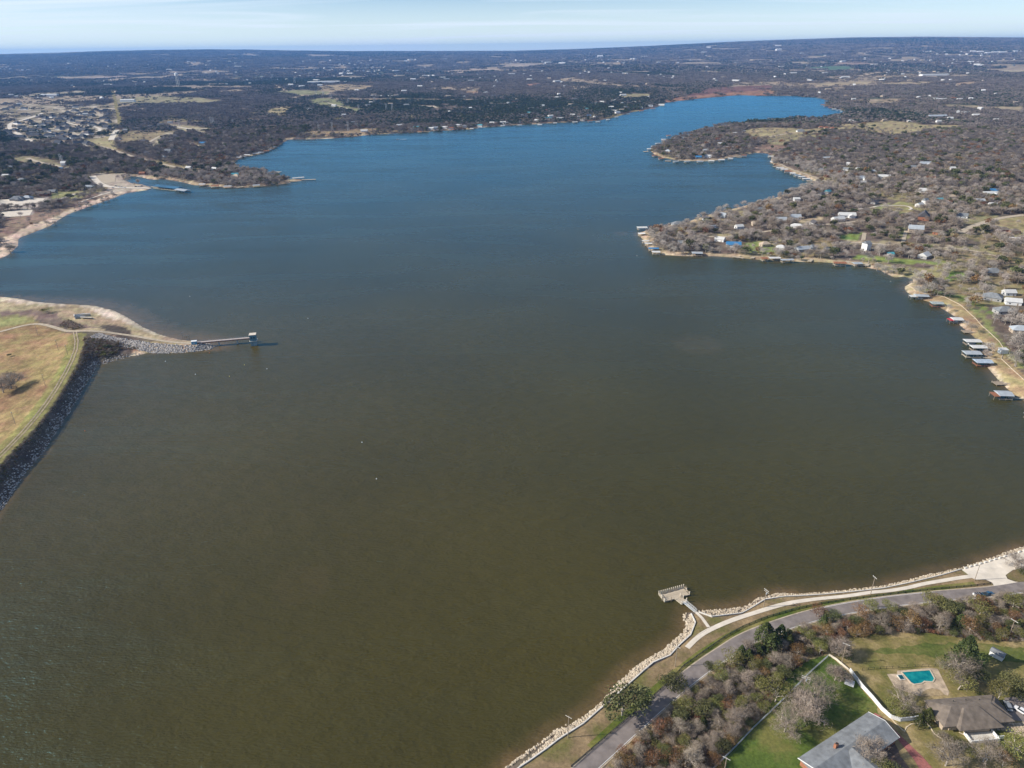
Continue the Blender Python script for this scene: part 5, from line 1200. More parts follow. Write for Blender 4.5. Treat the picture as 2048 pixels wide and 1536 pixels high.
SM = [('the middle headland', [(1292,303),(1299,299),(1307,294),(1315,288),(1328,280),(1337,272),(1310,312),(1322,318),(1336,322),(1352,324),(1374,324),(1400,324),(1423,323),(1443,321),(1461,318),(1478,314),(1488,312)]),
      ('the eastern cove', [(1543,314),(1546,325),(1552,333),(1560,337),(1568,340),(1576,344),(1585,348),(1594,352),(1603,355),(1612,359),(1620,362),(1628,365)]),
      ('the north arm', [(1325,211),(1306,218),(1283,222),(1257,228),(1233,235),(1216,240),(1196,244),(1180,243),(1150,245),(1110,247),(1080,250),(1040,251),(1645,210),(1652,213),(1660,216),(1668,219),(1677,221),(1685,223),(1636,196)]),
      ('the west peninsula', [(597,357),(542,368),(513,372),(481,374),(456,374),(430,373),(405,370),(556,344),(520,343),(470,320),(478,316),(466,330),(487,314),(495,311),(512,308),(522,306),(532,303),(540,300),(548,295),(552,290),(560,285)]),
      ('the north shore', [(840,264),(872,261),(905,260),(918,259),(944,258),(960,256),(987,253),(1006,252)])]
for nm, pts in SM:
    for i, (a, c) in enumerate(pts):
        x, y = W0(a, c); s = 1+math.hypot(x, y)/5200
        rm_, rn = random.choice([(metalw, 'white'), (metalw, 'white'), (metalg, 'grey'), (None, 'open decked'), (rustroof, 'rusty')]) if not (a, c) == (597,357) else (metalw, 'white')
        dock(a, c, random.uniform(8, 12)*s if (a, c) != (597,357) else 24, random.uniform(6, 8)*s, random.uniform(-30, 30), rm_, f'small {rn} {"roofed " if rm_ else ""}dock, {(ordn+["later"])[i % 20]}{" again" if i > 19 else ""} along the shore of {nm}', deckm=woodp, zz=1.2)
x0_, y0_ = W0(603, 361); x1_, y1_ = W0(632, 360); b = MB(); b.box(0, math.hypot(x1_-x0_, y1_-y0_), -3, 3, 1.0, 1.5); o = b.build('breakwater_pier', woodp); o.location = (x0_, y0_, 0); o.rotation_euler = (0, 0, math.atan2(y1_-y0_, x1_-x0_)); tag(o, 'narrow pale pier running out from the tip of the west peninsula', 'pier')
# marina
P0 = np.array(W0(313, 372, 3)); P1 = np.array(W0(360, 377, 3)); dxy = P1-P0; L_ = np.linalg.norm(dxy); c = (P0+P1)/2
mr_ = empty('marina_dock', (c[0], c[1], 0), math.atan2(dxy[1], dxy[0]), 'long bright blue roofed marina dock at the western inlet', 'boat dock')
b = MB(); roof_geo(b, L_, 17, 4, 1.6, .5, 'gable'); b.build('roof', mat('dark_blue_roof', (.03, .11, .2), rough=.7, var=.15, scale=.1), mr_)
b = MB(); b.box(-L_/2-16, L_/2+4, -1.5, 1.5, .2, .7); b.box(-L_/2, L_/2, -9, -7.5, .2, .69); b.build('deck', woodp, mr_)
pm = MB(); pm.tube((0, 0, -2), (0, 0, 4.1), .2, .2, 6); pme = pm.mesh('post', metalg)
for i in range(9):
    for j in (-8, 8): link(pme, 'post', mr_, (-L_/2+1+i*(L_-2)/8, j, 0))
P0 = np.array(W0(355, 379, 3)); P1 = np.array(W0(375, 382, 3)); dxy = P1-P0; L2 = np.linalg.norm(dxy); c = (P0+P1)/2
m2_ = empty('marina_dock', (c[0], c[1], 0), math.atan2(dxy[1], dxy[0]), 'shorter grey roofed marina dock at the outer end of the blue one', 'boat dock')
b = MB(); roof_geo(b, L2, 13, 3.6, 1.3, .5, 'gable'); b.build('roof', metalg, m2_); b = MB(); b.box(-L2/2-60, L2/2, 5.5, 7.2, .2, .7); b.build('deck', woodp, m2_)
for i in range(4):
    for j in (-6, 6): link(pme, 'post', m2_, (-L2/2+1+i*(L2-2)/3, j, -.5))
for i, (a, c, cm, cn) in enumerate(((232,373,bluep,'blue'),(238,375,whitep,'white'),(244,375,silverp,'silver'),(250,376,whitep,'white'),(272,374,blackp,'black'),(278,374,whitep,'white'),(284,373,bluep,'blue'),(226,376,whitep,'white'))):
    car(a, c, R(random.uniform(-30, 30)), cm, f'{cn} car parked on the marina apron, {ordn[i]} from the west', 'car', L_=4.8, group='cars at the marina', name='parked_car')
# motorboat with wake far out
x, y = W0(795, 279); mb = empty('speedboat', (x, y, 0), R(200), 'white speedboat trailing a short wake near the north shore', 'boat')
b = MB(); b.add([(-4,-1.4,1.1),(2,-1.4,1.2),(5,0,1.4),(2,1.4,1.2),(-4,1.4,1.1),(-3.8,-1,0),(1.6,-.9,0),(3.6,0,.3),(1.6,.9,0),(-3.8,1,0)], [(0,1,2,3,4),(9,8,7,6,5),(0,5,6,1),(1,6,7,2),(2,7,8,3),(3,8,9,4),(4,9,5,0)]); b.build('hull', white, mb)
b = MB(); b.box(-1, 1, -.8, .8, 1.2, 1.9); b.build('windscreen', glass, mb)
b = MB(); b.add([(-4,-.8,.03),(-26,-2.6,.03),(-26,2.6,.03),(-4,.8,.03),(-4,-.8,.10),(-26,-2.6,.06),(-26,2.6,.06),(-4,.8,.10)], [(0,1,2,3),(4,7,6,5),(0,4,5,1),(1,5,6,2),(2,6,7,3),(3,7,4,0)]); tag(b.build('wake', whitep, mb), 'white foam wake')

# ------------------------------------------------------------------ water tower, pylons
def at_r(px, py): return at(px, py)
x, y, z = at(357.5, 176); r = math.hypot(x, y); k = math.sqrt(r*r+CAMH**2)/FPX    # metres per pixel there
root = empty('water_tower', (x, y, z), 0, 'white multi-legged water tower rising over the western suburb', 'water tower'); H_ = 24*k
b = MB(); seg = [(H_*.76, 1.4*k), (H_*.80, 2.8*k), (H_*.95, 2.8*k), (H_, .9*k)]
for (za, ra_), (zb_, rb_) in zip(seg[:-1], seg[1:]): b.tube((0, 0, za), (0, 0, zb_), ra_, rb_, 14)
b.build('tank', white, root)
lg = MB(); lg.tube((1.8*k, 0, H_*.84), (3.4*k, 0, -3), .17*k, .17*k, 6); lgm = lg.mesh('leg', concw)
for i in range(6): link(lgm, 'leg', root, (0, 0, 0), i*math.pi/3)
b = MB(); b.tube((0, 0, 0), (0, 0, H_*.82), .3*k, .3*k, 8); b.build('riser', concw, root)
for zz in (.3, .57):
    b = MB(); rr_ = (1.7+1.2*(1-zz/.84))*k
    for i in range(6): a0, a1 = i*math.pi/3, (i+1)*math.pi/3; b.tube((rr_*math.cos(a0), rr_*math.sin(a0), H_*zz), (rr_*math.cos(a1), rr_*math.sin(a1), H_*zz), .15*k, .15*k, 4)
    b.build('brace_ring', concw, root)
x, y, z = at(899, 228); k = math.hypot(x, y)/FPX; root = empty('white_tank', (x, y, z), 0, 'squat white water tank standing above the north shore evergreens', 'water tank')
b = MB(); b.tube((0, 0, 4), (0, 0, 5*k), 3*k, 3*k, 14); b.tube((0, 0, 5*k), (0, 0, 6*k), 3*k, .5*k, 14); b.build('tank', white, root); b = MB(); b.box(-2*k, 2*k, -2*k, 2*k, -1, 4.1); b.build('base', concw, root)
def pylon(px, py, hpx, label):
    x, y, z = at(px, py); k = math.hypot(x, y)/FPX; h = hpx*k; root = empty('power_pylon', (x, y, z), R(15), label, 'pylon', 'pylons of the transmission line')
    s = max(.20*k, .25)
    b = MB()
    for i in (-1, 1): b.tube((i*1.3*k, 0, -2), (i*.9*k, 0, h), s, s, 5)
    b.build('mast', metalw, root)
    b = MB(); b.box(-2.4*k, 2.4*k, -s, s, h*.86, h*.86+s*1.5); b.build('crossarm', metalw, root)
    b = MB(); b.tube((-1.25*k, 0, h*.4), (.95*k, 0, h*.8), s*.7, s*.7, 4); b.tube((1.25*k, 0, h*.4), (-.95*k, 0, h*.8), s*.7, s*.7, 4); b.build('brace', metalw, root)
for i, (a, c, h, lb) in enumerate(((665,262,16,'on the north shore meadow, tallest'),(697,262,17,'on the north shore meadow, right of the tallest'),(638,263,12,'left end of the north shore meadow'),(713,256,8,'small, right end of the north shore meadow'),(718,224,13,'at the end of the diagonal clearing'),(773,222,13,'behind the north shore woods'),(785,224,15,'right of the one behind the north shore woods'),(697,208,10,'beside the tan strip'),(749,207,11,'further along the tan strip'),(662,197,9,'above the diagonal clearing'),(647,192,8,'near the green knoll'),(632,189,7,'near the green knoll, furthest left'),(423,250,14,'at the end of the hill road'),(428,251,14,'paired with another at the end of the hill road'),(360,256,13,'beside a dark roof on the hill road'),(123,327,16,'in the western woods'),(127,330,16,'in the western woods, its twin'),(466,247,7,'small, in the grey woods west of the bay'),(545,158,8,'on the distant ridge'),(590,168,10,'by the pale road in the distance'))):
    pylon(a, c, h, f'pale lattice pylon {lb}')

# roads and drives seen in the middle distance
for i, (nm, pts, wd, m_) in enumerate((
 ('loop_road', [(85,226),(70,233),(45,240),(22,246),(17,254),(28,264),(48,274),(64,284)], 13, concrete),
 ('loop_road', [(234,260),(228,268),(222,280)], 16, concrete),
 ('shore_road', [(200,292),(232,302),(262,312),(300,322),(340,332),(380,340),(412,345)], 9, gravel),
 ('hill_road', [(330,250),(360,255),(385,259),(415,257)], 10, concrete), ('hill_road', [(385,259),(400,264),(420,270)], 7, concrete),
 ('suburb_street', [(176,250),(200,256),(200,262),(185,266)], 10, concrete), ('suburb_street', [(195,225),(203,235),(206,250)], 12, gravel), ('suburb_street', [(300,284),(312,276),(330,269),(348,265)], 9, gravel), ('driveway', [(370,286),(390,290),(402,294)], 9, gravel),
 ('suburb_street', [(90,262),(120,270),(150,268),(176,272)], 8, concrete), ('suburb_street', [(108,246),(130,244),(150,250),(170,254)], 8, concrete),
 ('woods_road', [(55,316),(75,324),(105,330),(140,338)], 10, gravel), ('parking_access', [(0,412),(50,406),(90,404),(125,398),(150,388)], 9, concrete),
 ('marina_road', [(185,352),(196,366),(215,374),(250,376),(300,378)], 12, concrete), ('beach_path', [(160,405),(190,394),(222,384),(250,379)], 4, concrete),
 ('headland_lane', [(1340,478),(1400,474),(1450,474),(1500,468),(1540,462),(1600,456),(1640,450),(1690,446),(1740,440)], 6, gravel),
 ('headland_lane', [(1680,484),(1730,487),(1800,491),(1870,494),(1940,500),(1990,512)], 5, gravel),
 ('gravel_road', [(1920,466),(1945,452),(1985,440),(2015,434),(2050,430)], 9, gravel), ('driveway', [(1838,448),(1860,454),(1890,458),(1925,462)], 4, concrete), ('driveway', [(1700,420),(1740,416),(1760,411),(1800,411),(1818,413),(1824,418),(1818,420)], 4, concrete),
 ('beach_lane', [(1729,466),(1727,478),(1725,486)], 5, gravel), ('beach_lane', [(1812,462),(1808,476),(1806,486)], 4.5, gravel),
 ('cove_lane', [(1560,328),(1580,338),(1610,348),(1640,358),(1660,366)], 5, gravel), ('meadow_road', [(1500,278),(1540,274),(1580,266),(1640,262)], 7, gravel), ('cut_line', [(224,180),(228,190),(232,210),(238,232),(241,252)], 16, tan_m), ('far_road', [(505,158),(530,165),(560,175),(572,182)], 16, gravel), ('diagonal_track', [(655,205),(680,213),(715,224)], 9, gravel))):
    strip(nm, smooth(atm(pts), 2), wd, .35, m_, step=8)
# car parks left
sheet('car_park', [(0,400),(60,396),(90,397),(84,404),(40,412),(0,414)], .3, concrete, step=12); sheet('car_park', [(0,424),(66,420),(60,431),(20,434),(0,433)], .3, concrete, step=12); sheet('boat_yard', [(196,351),(222,348),(232,352),(230,364),(205,368),(192,358)], .3, gravel, step=12)

# ------------------------------------------------------------------ trees
def skeleton(h, cr, seed, lean=0.0, levels=3, spread=1.0, open_=1.0):
    """trunk + limbs of a broad crown; returns trunk segs, limb segs, twig roots"""
    rd = random.Random(seed); trunk = []; limbs = []; tips = []
    th = h*rd.uniform(.22, .34); top = Vector((rd.uniform(-.3, .3)+lean*th, rd.uniform(-.3, .3), th)); r0_ = .055*h*.5
    trunk.append((Vector((0, 0, -.3)), top, r0_, r0_*.72))
    def grow(p, d, L_, r, lv):
        q = p+d*L_; limbs.append((p, q, r, r*.6))
        if lv == 0: tips.append((q, d)); return
        tips.append((q, d))
        for _ in range(rd.choice([2, 3, 3])):
            nd = (d+Vector((rd.gauss(0, .55), rd.gauss(0, .55), rd.gauss(.05, .35)))).normalized(); grow(q, nd, L_*rd.uniform(.6, .85), r*.6, lv-1)
    nl = rd.choice([5, 6, 7])
    for i in range(nl):
        a = 6.283*i/nl+rd.uniform(-.4, .4); e_ = rd.uniform(.35, 1.2); d = Vector((math.cos(a)*math.cos(e_), math.sin(a)*math.cos(e_), math.sin(e_)))
        grow(top, d, cr*.42, r0_*.55, levels)
    grow(top, Vector((0, 0, 1)), h*.28, r0_*.6, levels)
    return trunk, limbs, tips
def crown_pts(h, cr, n, nr_, flat=.62, lobes=9, hollow=.45):
    """points through a lumpy crown volume"""
    cz = h*.64; C = nr_.normal(0, 1, (lobes, 3)); C /= np.linalg.norm(C, axis=1)[:, None]; C[:, 2] = np.abs(C[:, 2])*.8-.15
    C = C*np.array([cr*.62, cr*.62, h*.28])+np.array([0, 0, cz]); rad = nr_.uniform(.38, .62, lobes)*cr
    k = nr_.integers(0, lobes, n); D = nr_.normal(0, 1, (n, 3)); D /= np.linalg.norm(D, axis=1)[:, None]
    rr_ = (hollow+(1-hollow)*nr_.random(n)**.6)
    P = C[k]+D*(rad[k]*rr_)[:, None]*np.array([1, 1, flat+.12]); P[:, 2] = np.maximum(P[:, 2], h*.16); return P, D
def shards(P, D, ln, wd, nr_, outward=.75, up=.15):
    n = len(P); A = D*outward+nr_.normal(0, .55, (n, 3)); A[:, 2] += up; A /= np.linalg.norm(A, axis=1)[:, None]
    B = np.cross(A, nr_.normal(0, 1, (n, 3))); B /= np.linalg.norm(B, axis=1)[:, None]+1e-9
    l = (ln*nr_.uniform(.6, 1.3, n))[:, None]; w_ = (wd*nr_.uniform(.6, 1.3, n))[:, None]
    V = np.stack([P-A*l*.5-B*w_*.5, P-A*l*.5+B*w_*.5, P+A*l*.5], 1).reshape(-1, 3); F = np.arange(3*n).reshape(-1, 3); return V, F
def leaves(P, nr_, s):
    n = len(P); A = nr_.normal(0, 1, (n, 3)); A /= np.linalg.norm(A, axis=1)[:, None]; B = np.cross(A, nr_.normal(0, 1, (n, 3))); B /= np.linalg.norm(B, axis=1)[:, None]+1e-9
    l = (s*nr_.uniform(.6, 1.4, n))[:, None]
    V = np.stack([P-A*l*.6, P-B*l*.42, P+A*l*.6, P+B*l*.42], 1).reshape(-1, 3); F = np.arange(4*n).reshape(-1, 4); return V, F
def mesh_np(name, V, F, m):
    me = bpy.data.meshes.new(name); me.vertices.add(len(V)); me.vertices.foreach_set('co', np.asarray(V, np.float32).ravel())
    k = F.shape[1]; me.loops.add(F.size); me.loops.foreach_set('vertex_index', F.ravel().astype(np.int32)); me.polygons.add(len(F))
    me.polygons.foreach_set('loop_start', np.arange(len(F), dtype=np.int32)*k); me.update(calc_edges=True); me.materials.append(m); return me
def near_tree(kind, seed):
    nr_ = np.random.default_rng(seed); h = 8.0; cr = 4.3
    if kind in ('bare', 'big'):
        cr = 4.3 if kind == 'bare' else 6.0; tk, lb, tips = skeleton(h, cr, seed, levels=3)
        b = MB()
        for p, q, a, c in tk: b.tube(p, q, a, c, 6)
        for p, q, a, c in lb:
            if a > .03: b.tube(p, q, a*1.6, max(c*1.5, .035), 3)
        trunk = b.mesh('trunk', bark)
        nc = 1050 if kind == 'bare' else 1300; P, D = crown_pts(h, cr, nc, nr_, hollow=.1, lobes=15 if kind == 'bare' else 12); T = np.array([t[0][:] for t in tips]); Dt = np.array([t[1][:] for t in tips])
        nq = 1300 if kind == 'bare' else 1900; k = nr_.integers(0, len(T), nq); P2 = T[k]+nr_.normal(0, .42, (nq, 3)); V1, F1 = shards(P, D, 1.15, .062, nr_); V2, F2 = shards(P2, Dt[k], 1.25, .07, nr_)
        return trunk, mesh_np('crown', np.vstack([V1, V2]), np.vstack([F1, F2+len(V1)]), twig)
    b = MB(); 
    if kind == 'cedar':
        h = 6.5; b.tube((0, 0, -.3), (0, 0, h*.8), .18, .05, 6); n = 1500; t = nr_.random(n)**.8; a = nr_.uniform(0, 6.283, n); lump = 1+.22*np.sin(a*3+seed)+.15*np.sin(a*7+t*9)
        r = (1-t**1.5)*2.3*lump*(.55+.45*nr_.random(n)**.5)+.15; P = np.stack([r*np.cos(a), r*np.sin(a), .4+t*h], 1); V, F = leaves(P, nr_, .34); return b.mesh('trunk', bark), mesh_np('crown', V, F, cedm)
    tk, lb, tips = skeleton(h, 4.6, seed, levels=1)
    for p, q, a, c in tk+lb: b.tube(p, q, a, c, 5)
    m_ = {'oak': oakm, 'rust': rustm, 'olive': olivem}[kind]; n = {'oak': 2600, 'rust': 1300, 'olive': 1500}[kind]
    P, D = crown_pts(h, 4.6, n, nr_, hollow=.55, lobes=12); V, F = leaves(P, nr_, .36 if kind == 'oak' else .30)
    return b.mesh('trunk', bark), mesh_np('crown', V, F, m_)
NT = {k: [near_tree(k, 100+10*i+j) for j in range(nv)] for i, (k, nv) in enumerate((('bare', 5), ('big', 2), ('oak', 3), ('cedar', 3), ('rust', 2), ('olive', 2)))}
NK = {'bare': 4.0, 'big': 5.7, 'oak': 4.6, 'cedar': 2.5, 'rust': 4.4, 'olive': 4.4}; NH = {'bare': 8, 'big': 8, 'oak': 8, 'cedar': 6.5, 'rust': 8, 'olive': 8}
KW = {'bare': ('bare_tree', 'leafless grey tree'), 'big': ('bare_tree', 'wide leafless tree'), 'oak': ('live_oak', 'dark green live oak'), 'cedar': ('cedar_tree', 'dense green cedar'), 'rust': ('oak_tree', 'rust-brown leaved oak'), 'olive': ('oak_tree', 'olive green leaved oak')}
NEARXY = []
def put_tree(kind, px, py, rpx, label, group, asp=None, world=None):
    s0 = None
    if world is None:
        x, y, z = at(px, py, 3.0); r = rpx*math.hypot(math.hypot(x, y), CAMH)/FPX
    else: x, y, r = world; z = gz1(x, y)
    s = r/NK[kind]; asp = asp or random.uniform(.7, 1.15); name, _ = KW[kind]
    t, c = random.choice(NT[kind]); root = empty(name, (x, y, z), random.uniform(0, 6.28), label, 'tree', group); root.scale = (s*random.uniform(.85, 1.22), s*random.uniform(.85, 1.22), s*asp)
    link(t, 'trunk', root); link(c, 'crown', root); NEARXY.append((x, y, r, kind)); return root
SPEC = [('oak',1245,1420,42,'large round live oak between the riprap wall and the road'),('oak',1345,1366,22,'spreading dark oak at the road edge opposite the footpath end'),
 ('cedar',1530,1277,19,'tallest green cedar of the clump below the road bend'),('cedar',1545,1292,17,'broad cedar at the front of the clump below the road bend'),('cedar',1560,1272,16,'dark cedar at the east side of the clump below the road bend'),('cedar',1515,1297,13,'cedar at the west side of the clump below the road bend'),
 ('cedar',1483,1303,10,'small pointed cedar by the road, west of the cedar clump'),('cedar',1498,1308,9,'small cedar tucked between the pointed one and the cedar clump'),('olive',1462,1320,20,'olive green oak just west of the small pointed cedars'),('oak',1419,1328,12,'little dark oak close to the road where the rail fence curves'),
 ('rust',1639,1224,17,'brown leaved oak touching the road below the footpath middle'),('oak',1665,1230,14,'dark green oak just right of the brown one at the road edge'),('olive',1863,1207,20,'yellow-green oak overlapping the road below the car park'),('oak',1890,1212,17,'second green oak right of the yellow-green one by the road'),('oak',1915,1216,14,'third green oak by the road, below the pickup'),
 ('rust',1875,1196,12,'reddish oak top leaning over the road'),('olive',1779,1213,13,'olive shrubby oak at the road edge below the long path'),('oak',1806,1222,10,'small dark evergreen beside the yellow roadside strip'),('olive',1960,1222,18,'olive oak in the thicket below the pickup and trailer'),('rust',1962,1205,13,'rust coloured tree hiding the trailer wheels'),
 ('olive',2027,1207,15,'golden olive tree at the right edge beside the road'),('rust',1821,1244,15,'orange-brown oak, brightest in the upper thicket'),('rust',1845,1246,14,'orange-brown oak right of the brightest one'),('rust',1790,1246,14,'orange-brown oak left of the brightest one'),('rust',1697,1250,13,'rusty oak over the thicket corner'),('rust',1941,1258,16,'rusty round oak near the leaning pole'),
 ('rust',1720,1228,16,'brown oak at the road edge above the dry lawn'),('olive',1738,1215,14,'olive oak beside the brown one at the road edge'),
 ('cedar',1927,1322,24,'dark juniper standing on the dry lawn between pool and shed'),('big',1914,1345,26,'leafless tree leaning over the east side of the pool'),('olive',1920,1368,22,'thin olive tree behind the pool terrace'),('oak',2020,1368,22,'large oak at the right edge south of the shed'),('olive',1998,1392,18,'olive oak right behind the brown hip roof'),('oak',2046,1390,15,'dark oak touching the right edge beside the parked cars'),
 ('oak',1953,1352,16,'dark oak casting shade between juniper and large oak'),('big',1806,1402,24,'pale leafless tree inside the curve of the white wall'),('olive',1792,1418,18,'low bushy tree along the white wall'),('cedar',1858,1427,12,'yellow-green bush at the west corner of the brown roofed house'),('cedar',1841,1441,9,'small dark bush at the end of the white wall'),
 ('bare',1886,1476,12,'grey tree in the bed west of the white porch'),('olive',1906,1484,12,'greenish tree west of the white porch'),('big',1970,1512,27,'wide pale leafless tree in the foreground below the white porch'),('olive',2032,1500,24,'olive oak in the bottom right corner'),('rust',2010,1520,16,'brown shrub near the bottom right corner'),
 ('big',1738,1510,25,'pale leafless tree beside the grey roof'),('oak',1784,1542,18,'dark oak at the bottom edge by the red driveway'),('olive',1762,1536,16,'olive tree between grey roof and red driveway'),('bare',1895,1520,22,'low leafless tree at the bottom edge'),
 ('big',1631,1400,34,'tall leafless tree in the green lawn, its crown against the white canopy side'),('big',1571,1452,30,'leafless tree in the green lawn nearest the wire fence'),('bare',1612,1432,28,'leafless tree in the middle of the green lawn group'),('bare',1598,1418,22,'small leafless tree filling the centre of the green lawn group'),('olive',1552,1393,25,'olive-brown oak straddling the wire fence'),('bare',1672,1350,14,'slender leafless tree near the white canopy'),
 ('big',2033,1128,19,'rounded leafless tree on the car park island'),('oak',2047,1140,9,'dark bush at the foot of the island tree'),
 ('bare',1680,1300,18,'leafless tree at the top corner of the green lawn'),('oak',1695,1305,14,'dark shady tree by the lawn corner pole'),('bare',1684,1352,14,'small grey tree along the thin pale wall'),('bare',2000,1186,5,'tiny leafless sapling at the road edge near the pickup')]
for k, a, c, r_, lb in SPEC: put_tree(k, a, c, r_*(1.12 if k in ('bare', 'big') else 1.0), lb, 'trees of the near shore and gardens', asp=.76 if k == 'oak' else None)
# the thicket: individual bare trees, each named by its nearest neighbours
TP = atm(THICK); lo, hi = TP.min(0), TP.max(0); lo = np.maximum(lo, (-40, 118)); hi = np.minimum(hi, (330, 500))
SP = np.array([(a, c, r_) for a, c, r_, _ in NEARXY]); sel_ = []
road_d = lambda X, Y: dline(X, Y, ROADP)
CX = rng.uniform(lo[0], hi[0], 9000); CY = rng.uniform(lo[1], hi[1], 9000)
ok = inpoly(CX, CY, TP) & (road_d(CX, CY) > 5.5)
for x, y in zip(CX[ok], CY[ok]):
    r = random.uniform(1.7, 3.7)
    if all((x-a)**2+(y-c)**2 > (r+r2)**2*.42 for a, c, r2 in sel_) and np.all((SP[:, 0]-x)**2+(SP[:, 1]-y)**2 > (SP[:, 2]*.75+r*.4)**2): sel_.append((x, y, r))
sel_.sort(key=lambda t: math.hypot(t[0], t[1])); sel_ = sel_[:238]
LMK = [(NEARXY[i][0], NEARXY[i][1], SPEC[i][4].split(',')[0]) for i in range(28)]+[(PO[i].location.x, PO[i].location.y, n_) for i, n_ in ((5, 'leaning thicket pole'), (6, 'lawn corner pole'), (8, 'lower fence pole'))]
LMK += [(*at(a, c)[:2], n_) for a, c, n_ in ((1300,1500,'road at the bottom edge'),(1500,1400,'middle of the thicket'),(1440,1440,'bottom of the wire fence slope'),(1380,1500,'lowest end of the thicket'),(1600,1290,'narrow part of the thicket'),(1400,1420,'gap west of the wire fence'))]
cnt = {}
for x, y, r in sel_:
    kind = random.choices(['bare', 'rust', 'olive', 'oak', 'cedar'], [54, 16, 14, 10, 6])[0]
    j = min(range(len(LMK)), key=lambda i: math.hypot(LMK[i][0]-x, LMK[i][1]-y)); L_ = LMK[j]; d = math.hypot(L_[0]-x, L_[1]-y)
    side = 'beyond' if y > L_[1]+abs(x-L_[0]) else 'in front of' if y < L_[1]-abs(x-L_[0]) else 'right of' if x > L_[0] else 'left of'
    key = (kind, side, j); cnt[key] = cnt.get(key, 0)+1
    nth = '' if cnt[key] == 1 else ordn[cnt[key]-1]+' '
    put_tree(kind, 0, 0, 0, f'{nth}{KW[kind][1]} {side} the {L_[2].replace("large ", "")}', 'trees of the roadside thicket', world=(x, y, r*(.8 if kind == 'cedar' else 1)))
# a few trees by the dam and spit
for a, c, r_, k, lb in ((20,770,22,'bare','grey thicket of trees in the meadow behind the dam'),(4,778,20,'bare','grey tree at the left edge behind the dam'),(93,620,8,'olive','round green shrub on the sandy spit'),(16,706,4,'oak','small dark bush alone in the dry meadow'),(210,690,6,'oak','dark shrub in the hollow below the causeway'),(220,690,5,'oak','second dark shrub in the hollow below the causeway'),(205,706,5,'olive','low olive shrub by the small sandy beach'),(222,703,5,'olive','low shrub at the right of the small sandy beach'),(84,618,5,'rust','tiny brown shrub left of the green one on the spit'),(138,396,9,'oak','dark tree on the bare ground by the western beach'),(108,412,9,'bare','grey clump near the western parking areas')):
    put_tree(k, a, c, r_, lb, 'trees and shrubs on the left shore', asp=.6)

# ---- everything past that: woods placed as instances on points
def scatter(name, label, protos, X, Y, S, dz=-.1, zs=None, idx=None, rx=None):
    n = len(X); Z = gz(X, Y)+dz
    me = bpy.data.meshes.new(name); me.vertices.add(n); me.vertices.foreach_set('co', np.stack([X, Y, Z], 1).astype(np.float32).ravel())
    def attr(nm, ty, v, key='value'):
        a_ = me.attributes.new(nm, ty, 'POINT'); a_.data.foreach_set(key, np.ascontiguousarray(v).ravel())
    sc = np.stack([S, S, S*(zs if zs is not None else 1)], 1).astype(np.float32); attr('sc', 'FLOAT_VECTOR', sc, 'vector')
    ro = np.zeros((n, 3), np.float32); ro[:, 2] = rng.uniform(0, 6.283, n); attr('ro', 'FLOAT_VECTOR', ro, 'vector')
    attr('ix', 'INT', (idx if idx is not None else rng.integers(0, len(protos), n)).astype(np.int32))
    col = bpy.data.collections.new(name+'_kinds')
    for i, pm_ in enumerate(protos):
        o = bpy.data.objects.new(f'{name}_{i:02d}', pm_); col.objects.link(o)
    o = bpy.data.objects.new(name, me); COL.objects.link(o); tag(o, label, None, None, 'stuff')
    ng = bpy.data.node_groups.new(name, 'GeometryNodeTree'); ng.interface.new_socket('Geometry', in_out='INPUT', socket_type='NodeSocketGeometry'); ng.interface.new_socket('Geometry', in_out='OUTPUT', socket_type='NodeSocketGeometry')
    N_ = ng.nodes.new; gi = N_('NodeGroupInput'); go = N_('NodeGroupOutput'); ci = N_('GeometryNodeCollectionInfo'); ci.inputs['Collection'].default_value = col; ci.inputs['Separate Children'].default_value = True; ci.inputs['Reset Children'].default_value = True
    ip = N_('GeometryNodeInstanceOnPoints'); ip.inputs['Pick Instance'].default_value = True
    def na(nm, ty):
        q = N_('GeometryNodeInputNamedAttribute'); q.data_type = ty; q.inputs['Name'].default_value = nm; return q.outputs['Attribute']
    e2 = N_('FunctionNodeEulerToRotation'); l = ng.links.new
    l(gi.outputs[0], ip.inputs['Points']); l(ci.outputs[0], ip.inputs['Instance']); l(na('ix', 'INT'), ip.inputs['Instance Index']); l(na('ro', 'FLOAT_VECTOR'), e2.inputs[0]); l(e2.outputs[0], ip.inputs['Rotation']); l(na('sc', 'FLOAT_VECTOR'), ip.inputs['Scale']); l(ip.outputs[0], go.inputs[0])
    md = o.modifiers.new('scatter', 'NODES'); md.node_group = ng; return o
def mid_tree(kind, seed, n, ln, wd, m):
    nr_ = np.random.default_rng(seed); P, D = crown_pts(8, 4.4, n, nr_, hollow=.35 if kind == 'bare' else .6, lobes=8)
    if kind == 'bare': V, F = shards(P, D, ln, wd, nr_)
    else: V, F = leaves(P, nr_, ln); V = V.reshape(-1, 4, 3)[:, [0, 1, 2]].reshape(-1, 3) if False else V
    if F.shape[1] == 4: F = np.vstack([F[:, [0, 1, 2]], F[:, [0, 2, 3]]])
    b = MB(); b.tube((0, 0, -.5), (.2, 0, 4.2), .26, .14, 5); TV = np.array(b.v); TF = [f for f in b.f if len(f) == 4]; TF = np.array([q for f in TF for q in ((f[0], f[1], f[2]), (f[0], f[2], f[3]))])
    return mesh_np(f'{kind}_mid', np.vstack([V, TV]), np.vstack([F, TF+len(V)]), m)
pale = mat('pale_twig', (.375, .325, .285), rough=.9, var=.1, scale=.3, rand=.22, huev=.012, spec=.05)
